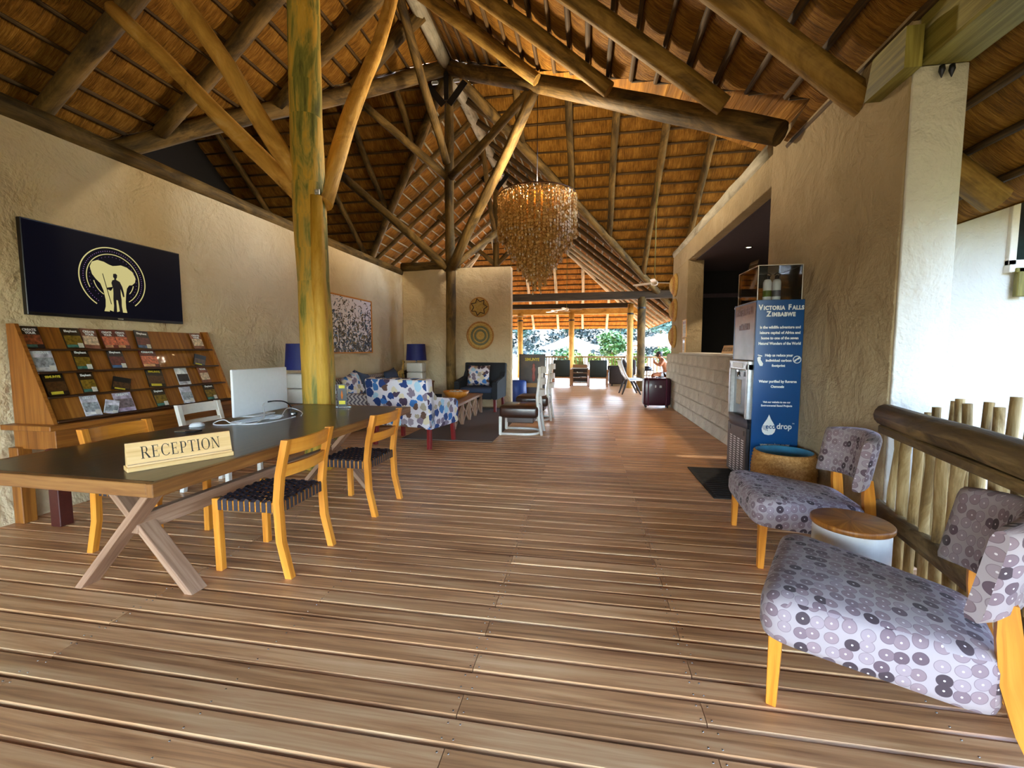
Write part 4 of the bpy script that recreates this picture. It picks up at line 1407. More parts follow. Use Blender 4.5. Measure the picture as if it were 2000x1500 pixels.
def armchair(name, label, loc, rz, outer, inner, legm, w=1.0, d=.80, hb=.95, ha=.66):
    """back at -y, front at +y"""
    t = thing(name, label, 'armchair', loc, rz)
    m = MB(); m.beam((0, -d / 2 + .07, .30), (0, -d / 2 - .02, hb), w, .15, up=(0, 1, 0), bevel=.03, seg=3); m.make('back', outer, t)
    for s_ in (-1, 1):
        m = MB()
        m.prism([(-d / 2 + .0, .28), (d / 2, .28), (d / 2, ha - .06), (d / 2 - .06, ha - .02), (-d / 2 + .15, ha + .03), (-d / 2 + .02, hb - .10)], (s_ * (w / 2 - .06) - .06, 0, 0), (0, 1, 0), (0, 0, 1), .12)
        bmesh.ops.bevel(m.bm, geom=m.bm.edges[:], offset=.018, segments=2, affect='EDGES')
        for f in m.bm.faces: f.smooth = False
        m.boxuv(m.bm.faces[:], 2)
        m.make('arm', outer, t)
    m = MB(); m.box((0, .05, .36), (w - .24, d - .14, .16), bevel=.03, seg=2); m.make('seat_base', outer, t)
    m = MB(); m.box((0, .07, .47), (w - .26, d - .16, .12), bevel=.04, seg=3); m.make('seat_cushion', inner, t)
    for sx_ in (-1, 1):
        for sy_ in (-1, 1):
            m = MB(); m.beam((sx_ * (w / 2 - .07), sy_ * (d / 2 - .07), .29), (sx_ * (w / 2 - .06), sy_ * (d / 2 - .05) , 0), .055, .055, up=(0, 1, 0), bevel=.004); m.make('leg', legm, t)
    return t
armchair('armchair', 'armchair in white, blue and purple blot print with its back to the camera', (-2.45, 5.92, 0), math.radians(-12), M['blots'], M['blots'], M['red_leg'], 1.02, .76, .96)
armchair('armchair', 'dark grey armchair with patterned sides against the end wall below the woven plates', (-2.33, 9.42, 0), math.radians(176), M['dark_fabric'], M['slate'], M['red_leg'], .98, .78, 1.05, .70)
t = thing('throw_pillow', 'blot print pillow standing on the dark grey armchair', 'pillow', (-2.35, 9.30, .78))
m = MB(); cushion(m, (0, 0, 0), (.52, .46, .16), M_=Matrix.Rotation(math.radians(80), 4, 'X')); m.make('cover', M['blots_small'], t)

# sofa along the left wall
t = thing('sofa', 'long low sofa with zigzag seat along the left wall beneath the painting', 'sofa', (-3.92, 7.75, 0))
m = MB(); m.box((-.33, 0, .50), (.22, 2.5, .70), bevel=.05, seg=3); m.make('back', M['zigzag'], t)
m = MB(); m.box((.05, 0, .22), (.80, 2.5, .22), bevel=.03, seg=2); m.make('seat_base', M['zigzag'], t)
for dy in (-.62, .62):
    m = MB(); m.box((.10, dy, .40), (.72, 1.22, .16), bevel=.05, seg=3); m.make('seat_cushion', M['zigzag'], t)
for dy in (-1.2, 1.2):
    m = MB(); m.box((.05, dy, .42), (.78, .16, .42), bevel=.05, seg=3); m.make('arm', M['zigzag'], t)
for x in (-.3, .38):
    for y in (-1.15, 1.15):
        m = MB(); m.box((x, y, .055), (.06, .06, .11)); m.make('leg', M['rack'], t)
for y, rz, mt, lab in ((6.95, .3, 'blots_small', 'blot print pillow at the near end of the sofa'), (7.32, -.2, 'slate', 'plain slate blue pillow leaning on the sofa back'), (8.5, .15, 'slate', 'slate blue pillow at the far end of the sofa')):
    t = thing('throw_pillow', lab, 'pillow', (-4.0, y, .72), group='pillows on the sofa')
    m = MB(); cushion(m, (0, 0, 0), (.46, .48, .17), M_=Matrix.Rotation(rz, 4, 'X') @ Matrix.Rotation(math.radians(74), 4, 'Y')); m.make('cover', M[mt], t)
# carved animals behind the sofa
def carving(name, label, loc, mat, h, long_neck):
    t = thing(name, label, 'figurine', loc)
    m = MB()
    m.tube([(0, -.10, h * .45), (0, 0, h * .48), (0, .09, h * .46)], [.035, .05, .04], 10)
    for x in (-.025, .025):
        for y in (-.08, .07): m.tube([(x, y, h * .44), (x, y, 0)], [.016, .010], 6)
    if long_neck: m.tube([(0, .08, h * .47), (0, .12, h * .75), (0, .14, h * .95)], [.03, .02, .018], 8); m.tube([(0, .12, h * .97), (0, .21, h * .92)], [.024, .012], 8)
    else: m.tube([(0, .08, h * .48), (0, .15, h * .70), (0, .20, h * .72)], [.035, .04, .015], 8); m.tube([(0, -.10, h * .45), (0, -.19, h * .35)], [.015, .005], 6)
    m.make('body', mat, t)
    m = MB()
    for s_ in (-1, 1): m.tube([(s_ * .012, .12 if long_neck else .15, h * (.98 if long_neck else .73)), (s_ * .022, .11, h * (1.05 if long_neck else .86))], [.008, .003], 5)
    m.make('ears', mat, t)
carving('carved_giraffe', 'spotted yellow carved animal on the corner lamp table', (-4.14, 9.24, .62), M['weave_pale'], .48, True)
carving('carved_buck', 'small dark carved animal left of the corner lamp', (-4.17, 9.58, .62), M['brown_dark'], .42, False)

# coffee table with crossed sides, bowl, card
t = thing('coffee_table', 'long low wooden coffee table with crossed lattice sides', 'table', (-2.47, 7.95, 0), math.radians(1))
m = MB(); m.box((0, 0, .40), (.62, 2.1, .045), bevel=.004, grain=1); m.make('top', M['trestle'], t)
for s_ in (-1, 1):
    for k in range(5):
        m = MB(); m.box((s_ * .27, -1.0 + .5 * k, .19), (.055, .055, .38), bevel=.003); m.make('leg', M['trestle'], t)
    for k in range(4):
        for d_ in (-1, 1):
            m = MB(); m.beam((s_ * .27 + d_ * .006, -.75 + .5 * k - d_ * .21, .03), (s_ * .27 + d_ * .006, -.75 + .5 * k + d_ * .21, .37), .03, .02, up=(1, 0, 0)); m.make('lattice_bar', M['trestle'], t)
t = thing('bowl', 'broad wooden bowl of pale stones on the coffee table', 'bowl', (-2.42, 7.85, .425))
m = MB(); m.lathe([(.08, 0), (.20, .06), (.25, .15), (.235, .15), (.18, .065), (.01, .03)], n=28); m.make('bowl', M['oak'], t)
for i in range(6):
    a = i * 1.05
    o = thing('stone', 'pale round stones heaped in the wooden bowl', 'stone', (-2.42 + .1 * math.cos(a), 7.85 + .1 * math.sin(a), .545), group='stones in the bowl')
    m = MB(); m.lathe([(.001, -.04), (.035, -.025), (.045, 0), (.035, .025), (.001, .04)], n=10); m.make('stone_body', M['crystal'], o)
t = thing('card_stand', 'small black show card standing on the near end of the coffee table', 'card', (-2.52, 7.05, .425), math.radians(10))
m = MB(); m.box((0, 0, .085), (.17, .012, .17), M=Matrix.Rotation(-.2, 4, 'X')); m.make('card', M['frame_black'], t)
m = MB(); m.box((0, .04, .07), (.05, .006, .14), M=Matrix.Rotation(.3, 4, 'X')); m.make('strut', M['frame_black'], t)
m = MB(); m.box((.0, -.008, .085), (.025, .002, .08), M=Matrix.Rotation(-.2, 4, 'X')); m.make('dancer_print', M['cloth_o'], t)

# ---- white framed leather chairs beside the rug (back on the aisle side, +x)
def tub_chair(label):
    t = thing('lounge_chair', label, 'chair')
    m = MB(); m.box((0, 0, .375), (.62, .58, .20), bevel=.055, seg=3); m.make('seat', M['leather'], t)
    m = MB(); m.box((0.02, 0, .235), (.42, .40, .09), bevel=.01); m.make('seat_support', M['leather'], t)
    for s_ in (-1, 1):
        m = MB(); m.box((-.29, s_ * .26, .15), (.045, .045, .30), bevel=.005); m.make('front_leg', M['white_paint'], t)
        m = MB()
        m.tube([(.36, s_ * .20, 0), (.31, s_ * .21, .30), (.29, s_ * .22, .6), (.315, s_ * .20, .86), (.335, s_ * .17, 1.08)], [.024, .026, .026, .024, .02], 8); m.make('rear_leg', M['white_paint'], t)
    m = MB()
    path = [(-.29, -.26, .022)] + [(.12 + .2 * math.sin(a), -.26 * math.cos(a), .022) for a in [PI * i / 10 for i in range(11)]] + [(-.29, .26, .022)]
    m.tube(path, .022, 6); m.make('sled_base', M['white_paint'], t)
    for z0, z1 in ((.98, 1.08), (.80, .90), (.62, .72)):
        m = MB(); G = []
        for i in range(9):
            u = -1 + 2 * i / 8
            x = .30 + .02 * (z0 - .6) / .4 + .10 * (1 - u * u) - .02
            y = .20 * u
            G.append([(x, y, z0), (x + .018, y, z0), (x + .018, y, z1), (x, y, z1)])
        m.grid(G, False, [[(k * .05, i * .05) for k in range(4)] for i in range(9)], closed_u=True); m.make('back_slat', M['white_paint'], t)
    return t
tc_ = tub_chair('white framed lounge chair with a thick brown leather seat, nearest of its row')
tc_.location = (-1.04, 6.92, 0); tc_['group'] = 'white leather-seated lounge chairs'
copy_thing(tc_, (-1.00, 8.35, 0), math.radians(-2), 'second white framed lounge chair with a leather seat, behind the nearest', 'white leather-seated lounge chairs')
t = thing('ottoman', 'royal blue drum ottoman at the end of the end wall', 'ottoman', (-1.72, 10.75, 0))
m = MB(); m.lathe([(.20, .02), (.24, .05), (.25, .30), (.24, .55), (.20, .58), (.001, .585)], n=24); m.make('cover', M['blue'], t)
m = MB(); m.lathe([(.19, 0), (.19, .03)], n=24); m.make('foot', M['frame_black'], t)
t = thing('poster_stand', 'tall dark poster stand headed SIMUNYE behind the white chairs', 'poster', (-1.40, 11.3, 0))
m = MB()
for dx in (-.33, .33): m.box((dx, 0, .62), (.03, .03, 1.24), bevel=.003)
for dz in (.02, 1.22): m.box((0, 0, dz), (.68, .03, .03), bevel=.003)
m.make('frame', M['frame_black'], t)
m = MB(); m.box((0, -.004, .64), (.63, .012, 1.14)); m.make('poster', plain('poster_brown', '#3b2d24', .4, noise_amt=.4, nscale=4), t)
text_obj('lettering', 'SIMUNYE', .11, M['yellow_ink'], t, (0, -.012, 1.06), bold=.003, width=.38)
m = MB(); m.lathe([(.02, .52), (.045, .62), (.03, .74), (.05, .84), (.03, .90), (.035, .95), (.001, 1.0)], (0.04, -.012, 0), 8, sy=.1); m.make('dancer_print', plain('pink_print', '#b06a62', .5), t)
m = MB(); m.lathe([(.02, .20), (.06, .32), (.03, .44), (.03, .48), (.001, .52)], (-.24, -.012, 0), 8, sy=.1); m.make('small_dancer_print', plain('pink_print_dark', '#8a4a44', .5), t)
m = MB(); m.box((0.0, -.012, .42), (.30, .004, .11)); m.make('yellow_band', plain('ochre_band', '#b58f4e', .5), t)
m = MB()
for s_ in (-1, 1): m.box((s_ * .3, 0, .012), (.05, .4, .024), bevel=.004)
m.make('foot', M['frame_black'], t)

# ================================================================== bead chandelier
t = thing('chandelier', 'big tiered chandelier of wooden bead strings narrowing to a point', 'chandelier', (-0.87, 7.62, 2.36))
rnd = random.Random(21)
ringsR = [.67, .60, .52, .43, .34, .25, .16, .07]
zt = 1.60
m = MB()
bead_base = [(math.cos(2 * PI * k / 6), math.sin(2 * PI * k / 6)) for k in range(6)]
def bead(mb, c, r, h, ax):
    """six sided disc standing upright, facing ax"""
    u = V((-ax.y, ax.x, 0)); w = V((0, 0, 1))
    off = (rnd.random() * 9, rnd.random() * 9)
    A = [mb.bm.verts.new(V(c) + u * a * r + w * b * r - ax * h) for a, b in bead_base]
    B = [mb.bm.verts.new(V(c) + u * a * r + w * b * r + ax * h) for a, b in bead_base]
    uv_ = [(a * r + off[0], b * r + off[1]) for a, b in bead_base]
    mb.quad(list(reversed(A)), list(reversed(uv_))); mb.quad(B, uv_)
    for k in range(6):
        mb.quad([A[k], A[(k + 1) % 6], B[(k + 1) % 6], B[k]], [uv_[k], uv_[(k + 1) % 6], uv_[(k + 1) % 6], uv_[k]])
shells = MB(); cords = MB()
for R_ in ringsR:
    z_hi = zt - (.66 - R_) * .35 * 0
    frac = (.66 - R_) / .6
    z_lo = .92 - frac * .92
    k = max(6, int(2 * PI * R_ / .058))
    for i in range(k):
        a = 2 * PI * (i + rnd.uniform(-.2, .2)) / k
        zl = z_lo + rnd.uniform(-.03, .05)
        zz = z_hi - rnd.uniform(0, .03)
        p = V((R_ * math.cos(a), R_ * math.sin(a), 0))
        cords.tube([p + V((0, 0, zz)), p + V((0, 0, zl))], .002, 3, cap=False)
        while zz > zl:
            r = rnd.uniform(.020, .030)
            aa = rnd.uniform(0, 2 * PI) if rnd.random() < .5 else a
            bead(m, p + V((0, 0, zz - r)), r, .006, V((math.cos(aa), math.sin(aa), 0)))
            zz -= 2 * r + .003
        if rnd.random() < .5:
            shells.lathe([(.001, -.03), (.016, -.015), (.012, .01), (.001, .02)], p + V((0, 0, zl - .02)), 5)
o = m.make('bead_strings', M['bead'], t, smooth=False, norm=False); o['kind'] = 'stuff'
o = shells.make('shell_drops', M['crystal'], t); o['kind'] = 'stuff'
o = cords.make('cords', M['ink'], t); o['kind'] = 'stuff'
for R_ in (.66, .47, .27):
    mm = MB(); mm.tube([(R_ * math.cos(2 * PI * i / 40), R_ * math.sin(2 * PI * i / 40), zt + .01) for i in range(40)], .012, 6, closed=True); mm.make('hoop', M['rack_dark'], t)
mm = MB()
for i in range(4):
    a = PI * i / 4
    mm.beam((-.66 * math.cos(a), -.66 * math.sin(a), zt + .012), (.66 * math.cos(a), .66 * math.sin(a), zt + .012), .015, .012)
mm.make('spokes', M['rack_dark'], t)
mm = MB(); mm.tube([(0, 0, zt), (0, 0, 3.30)], .007, 6); mm.make('hanging_cable', M['frame_black'], t)
for i, (bx, by) in enumerate(((-.2, .1), (.2, -.1), (-.42, -.1))):
    mm = MB(); mm.lathe([(.001, zt + .11), (.025, zt + .09), (.03, zt + .06), (.014, zt + .02), (.014, zt)], (bx, by, 0), 10); mm.make('bulb', M['lamp_glow'], t)
ld = bpy.data.lights.new('chandelier_lamp', 'POINT'); ld.energy = 60; ld.color = (1, .82, .55); ld.shadow_soft_size = .12
lo = bpy.data.objects.new('chandelier_lamp', ld); COL.objects.link(lo); lo.parent = t; lo.location = (0, 0, zt + .25)

# ================================================================== right side
# ---- water dispenser: steel front faces the aisle, printed blue side faces the camera
WX, WY = 1.622, 4.60
t = thing('water_dispenser', 'tall water dispenser with steel front and printed blue side panel against the right wall', 'water dispenser', (WX, WY, 0))
Wd, Dp = .415, .62
m = MB(); m.box((Wd / 2 + .02, Dp / 2 + .01, .62), (Wd - .02, Dp - .02, 1.24), bevel=.006); m.make('cabinet', M['brushed'], t)
m = MB(); m.box((Wd / 2 + .005, -.006, .92), (Wd + .01, .022, 1.82), bevel=.003); sidep = m.make('side_panel', M['blue_panel'], t)
m = MB(); m.box((Wd / 2 + .005, Dp - .012, .92), (Wd + .01, .022, 1.82), bevel=.003); m.make('side_panel', M['blue_panel'], t)
m = MB(); m.box((.012, Dp / 2, 1.535), (.02, Dp - .04, .58), bevel=.002); hdr = m.make('header_panel', plain('header_print', '#8a6f68', .25, noise_amt=.3, nscale=4), t)
m = MB(); m.box((Wd / 2, Dp / 2, 1.82), (Wd, Dp, .012)); m.make('top_board', M['blue_panel'], t)
# steel front
m = MB()
for y in (.055, Dp - .055): m.box((-.012, y, .93), (.06, .05, .56), bevel=.008)
m.box((-.012, Dp / 2, 1.19), (.06, Dp - .06, .10), bevel=.01)
m.make('front_frame', M['galv'], t)
m = MB(); m.box((-.044, Dp / 2, 1.19), (.008, .30, .05), bevel=.004); m.make('control_strip', M['plastic_w'], t)
m = MB(); m.box((.008, Dp / 2, .90), (.01, Dp - .14, .48)); m.make('recess', M['frame_black'], t)
m = MB(); m.lathe([(.012, 0), (.014, -.05), (.018, -.06)], (-.03, Dp / 2, 1.13), 10); m.box((-.02, Dp / 2, 1.13), (.05, .05, .02)); m.make('tap', M['chrome'], t)
m = MB(); m.box((.001, Dp / 2 + .08, .90), (.003, .14, .26)); m.make('notice', M['paper'], t)
m = MB()
G = []
for i in range(9):
    u = i / 8; x = -.03 - .06 * math.sin(PI * u)
    G.append([(x, .03 + (Dp - .06) * u, .66), (x + .01, .03 + (Dp - .06) * u, .56), (.02, .03 + (Dp - .06) * u, .56), (.02, .03 + (Dp - .06) * u, .66)])
m.grid(G, True, [[(0, 0), (0, .1), (.05, .1), (.05, 0)]] * 9, closed_u=True)
m.make('drip_tray', M['grey_plastic'], t)
m = MB(); m.box((-.012, Dp / 2, .29), (.04, Dp - .05, .54), bevel=.008); m.make('lower_door', plain('dark_steel_door', '#4a484c', .35, .6), t)
m = MB()
for y in (.10, Dp - .10): m.box((-.034, y, .50), (.004, .04, .05))
m.make('latch', M['frame_black'], t)
m = MB()
for c_ in range(4):
    for k in range(16): m.box((-.0335, .12 + c_ * .115, .06 + k * .024), (.004, .062, .010))
o = m.make('louvre_slots', M['plastic_w'], t); o['kind'] = 'stuff'
m = MB(); m.box((Wd / 2, Dp / 2, .015), (Wd - .04, Dp - .06, .03)); m.make('plinth', M['frame_black'], t)
def ptext(body, z_, size, width=None, bold=.0014, x=None):
    return text_obj('lettering', body, size, M['white_ink'], sidep, ((Wd / 2 + .01) if x is None else x, -.0185, z_), bold=bold, width=width, depth=.0008)
# heading in small capitals
def smallcaps(words, z_, size, cx, k=.76, bold=.0028):
    x = 0; obs = []
    for w in words:
        for j, (s_, sz) in enumerate(((w[0], size), (w[1:], size * k))):
            o = text_obj('lettering', s_, sz, M['white_ink'], sidep, (0, -.0185, z_), bold=bold, xs=.84, align='LEFT', depth=.0008, space=1.12)
            xs_ = [v.co.x for v in o.data.vertices]
            for v in o.data.vertices: v.co.x += x - min(xs_)
            x += max(xs_) - min(xs_) + .006
            obs.append(o)
        x += .022
    tot = x - .028
    for o in obs:
        for v in o.data.vertices: v.co.x += cx - tot / 2
cx_ = Wd / 2 + .01
smallcaps(['VICTORIA', 'FALLS'], 1.735, .069, cx_)
smallcaps(['ZIMBABWE'], 1.672, .069, cx_)
for i, (s_, w) in enumerate((('is the wildlife adventure and', .36), ('leisure capital of Africa and', .36), ('home to one of the seven', .33), ('Natural Wonders of the World', .375))):
    ptext(s_, 1.555 - .052 * i, .036, w)
for i, (s_, w) in enumerate((('Help us reduce your', .25), ('individual carbon', .23), ('footprint', .12))):
    ptext(s_, 1.285 - .05 * i, .034, w)
ptext('Water purified by Reverse', 1.03, .034, .34); ptext('Osmosis', .98, .034, .12)
ptext('Visit our website to see our', .83, .026, .25, .001); ptext('Environmental Based Projects', .795, .026, .28, .001)
ptext('www.ecodrop.co.zw', .405, .034, .27)
# drop emblem
drop = [(0, .115), (.018, .07), (.04, .035), (.058, .0), (.064, -.03), (.056, -.06), (.036, -.082), (0, -.09), (-.036, -.082), (-.056, -.06), (-.064, -.03), (-.058, 0), (-.04, .035), (-.018, .07)]
m = MB(); m.prism([(-a * .98, b) for a, b in drop], (cx_ - .062, -.0185, .60), (1, 0, 0), (0, 0, 1), .001); m.make('drop_emblem', M['white_ink'], sidep)
text_obj('lettering', 'eco', .07, M['blue_panel'], sidep, (cx_ - .045, -.0205, .575), bold=.001, width=.088, depth=.0008)
text_obj('lettering', 'drop', .08, M['white_ink'], sidep, (cx_ + .078, -.0185, .575), bold=.0015, width=.135, depth=.0008)
text_obj('lettering', 'TM', .015, M['white_ink'], sidep, (cx_ + .158, -.0185, .625), depth=.0008)
m = MB()
for i in range(5): m.tube([(cx_ - .115 + i * .009, -.0195, .607), (cx_ - .113 + i * .009, -.0195, .585), (cx_ - .104 + i * .009, -.0195, .562 - .003 * i)], .0018, 4)
m.make('emblem_stripes', M['blue_panel'], sidep)
# footprint and spanner badges
m = MB(); m.prism([(-.012, -.045), (.01, -.05), (.02, -.03), (.012, -.005), (.006, .012), (.014, .035), (-.004, .045), (-.018, .035), (-.022, .01), (-.018, -.02)], (.052, -.0185, 1.24), (1, 0, .25), (-.25, 0, 1), .001)
for i in range(5): m.prism([(-.004, 0), (.004, 0), (.004, .01), (-.004, .01)], (.032 + i * .008, -.0185, 1.292 - i * .002), (1, 0, 0), (0, 0, 1), .001)
m.make('footprint_badge', M['white_ink'], sidep)
m = MB()
for i in range(28):
    a, b = 2 * PI * i / 28, 2 * PI * (i + 1) / 28
    m.prism([(.030 * math.cos(a), .030 * math.sin(a)), (.037 * math.cos(a), .037 * math.sin(a)), (.037 * math.cos(b), .037 * math.sin(b)), (.030 * math.cos(b), .030 * math.sin(b))], (Wd - .035, -.0185, 1.255), (1, 0, 0), (0, 0, 1), .001)
m.prism([(-.028, -.014), (-.016, -.022), (.0, -.004), (.022, .006), (.026, .018), (.014, .024), (-.004, .008), (-.020, -.002)], (Wd - .035, -.0185, 1.255), (1, 0, 0), (0, 0, 1), .001)
m.make('spanner_badge', M['white_ink'], sidep)
rust = plain('rust_ink', '#6b3a30', .4)
for s_, z_, sz, w in (('WATER REFILL', 1.71, .10, .50), ('STATION', 1.56, .08, .30)):
    text_obj('lettering', s_, sz, rust, hdr, (.0005, Dp / 2, z_), ux=(0, -1, 0), bold=.004, width=w, depth=.0008)
# acrylic case on top with bottles
t = thing('display_case', 'clear acrylic display case on top of the water dispenser', 'case', (WX + .22, WY + .31, 1.828))
m = MB(); q = .006
for (c_, d_) in (((0, -.27, .17), (.40, q, .34)), ((0, .27, .17), (.40, q, .34)), ((-.197, 0, .17), (q, .534, .34)), ((.197, 0, .17), (q, .534, .34)), ((0, 0, .337), (.388, .534, q))):
    m.box(c_, d_)
m.make('panes', M['acrylic'], t)
m = MB()
for x in (-.198, .198):
    for y in (-.271, .271): m.box((x, y, .17), (.006, .006, .34))
    m.box((x, 0, .34), (.006, .54, .006)); m.box((x, 0, .003), (.006, .54, .006))
for y in (-.271, .271):
    for z_ in (.34, .003): m.box((0, y, z_), (.40, .006, .006))
m.make('bright_edges', M['white_paint'], t)
def bottle(label, loc, labmat):
    t = thing('bottle', label, 'bottle', loc, group='white bottles in the case')
    m = MB(); m.lathe([(.001, 0), (.036, 0), (.038, .02), (.038, .17), (.028, .195), (.016, .20)], n=18); m.make('body', M['plastic_w'], t)
    m = MB(); m.lathe([(.018, .20), (.02, .215), (.017, .235), (.001, .24)], n=12); m.tube([(.018, 0, .225), (.03, 0, .245), (0, 0, .262), (-.025, 0, .24)], .005, 6); m.make('cap', M['frame_black'], t)
    m = MB(); m.lathe([(.0386, .03), (.0386, .09)], n=18, cap=False); m.make('label', labmat, t)
bottle('white bottle with a green label in the acrylic case, the left one', (WX + .13, WY + .10, 1.84), M['leaf_y'])
bottle('white bottle with a grey label in the acrylic case, the right one', (WX + .21, WY + .09, 1.84), M['grey_plastic'])
t = thing('box', 'low wooden slatted crate inside the acrylic case', 'box', (WX + .14, WY + .36, 1.836))
m = MB()
for z_ in (.03, .075, .12): m.box((0, -.12, z_), (.2, .012, .034)); m.box((0, .12, z_), (.2, .012, .034)); m.box((-.1, 0, z_), (.012, .24, .034)); m.box((.1, 0, z_), (.012, .24, .034))
m.make('slats', M['oak'], t)
t = thing('acrylic_sheet', 'clear acrylic sheet leaning up out of the display case in front of the hatch', 'sheet', (WX + .13, WY + .75, 1.84))
m = MB(); m.beam((-.02, .02, -.02), (.10, -.0, .50), .26, .008, up=(1, 0, -.2)); m.make('sheet', M['acrylic'], t)
m = MB(); m.box((-.02, .02, -.01), (.05, .27, .02)); m.make('foot', M['plastic_w'], t)

# counter sign and notices on the wall
t = thing('counter_sign', 'small wooden RECEPTION sign on the office counter behind the water dispenser', 'sign', (XW - .02, 6.72, 1.293))
m = MB(); m.prism([(-.03, 0), (.04, 0), (.02, .12), (.005, .12)], (0, .25, 0), (1, 0, 0), (0, 0, 1), .5); m.make('plaque', M['sign'], t)
m = MB(); serif_word(m, 'RECEPTION', V((-.024, .21, .035)), (0, -1, 0), V((.035, 0, .12)).normalized(), .055, .42); m.make('lettering', M['ink'], t)
for nm, lab, y, z0, w, h, head in (('notice', 'upper framed notice with a sketch map beside the hatch', 9.72, 1.62, .36, .36, .05), ('notice', 'lower framed notice with a dark heading beside the hatch', 9.74, 1.28, .28, .30, .05)):
    t = thing(nm, lab, 'notice', (XW - .001, y, z0), group='notices beside the hatch')
    m = MB()
    for s_ in (-1, 1): m.box((-.01, s_ * w / 2, h / 2), (.02, .016, h), bevel=.002)
    for z_ in (0, h): m.box((-.01, 0, z_), (.02, w, .016), bevel=.002)
    m.make('frame', M['sign'], t)
    m = MB(); m.box((-.006, 0, h / 2), (.008, w - .01, h - .01)); m.make('sheet', M['paper'], t)
    m = MB(); m.box((-.0108, 0, h - .06), (.002, w * .8, head)); m.make('heading_band', M['burgundy'], t)
    m = MB()
    for k in range(7): m.box((-.0108, 0, h - .12 - k * (h - .16) / 8), (.002, w * (.75 - .1 * (k % 3)), .006))
    m.make('print_lines', M['grey_plastic'], t)
for i, (z_, lab) in enumerate(((2.86, 'topmost of three woven plates on the counter wall end'), (2.28, 'middle of three woven plates on the counter wall end'), (1.66, 'lowest of three woven plates on the counter wall end'))):
    woven_plate(lab, (XW - .004, 10.82, z_), 'x', [(0, .16, M['weave_pale']), (.16, .22, M['weave']), (.22, .27, M['weave_pale'])], 'woven plates on the counter wall', True)

# ---- woven tub basket
t = thing('basket', 'round woven basket tub with a blue lining beside the water dispenser', 'basket', (1.775, 4.22, 0))
m = MB(); prof = []
for i in range(15):
    z_ = i * .029
    R_ = .225 + .03 * math.sin(PI * min(1, z_ / .48))
    prof += [(R_ - .006, z_), (R_ + .008, z_ + .0145)]
m.lathe([(.001, .002)] + prof + [(R_, .435), (R_ - .012, .438)], n=36, cap=False); m.make('coiled_side', M['weave'], t)
m = MB(); m.lathe([(R_ - .010, .4385), (R_ - .024, .43), (.21, .12), (.001, .11)], n=36, cap=False); m.make('lining', M['teal_in'], t)
m = MB(); m.box((1.42, 4.62, .006), (.52, 1.05, .012))
for k in range(16): m.box((1.42, 4.14 + k * .064, .014), (.46, .02, .005))
tag(m.make('door_mat', M['mat']), 'black ribbed rubber mat in front of the water dispenser', 'mat')

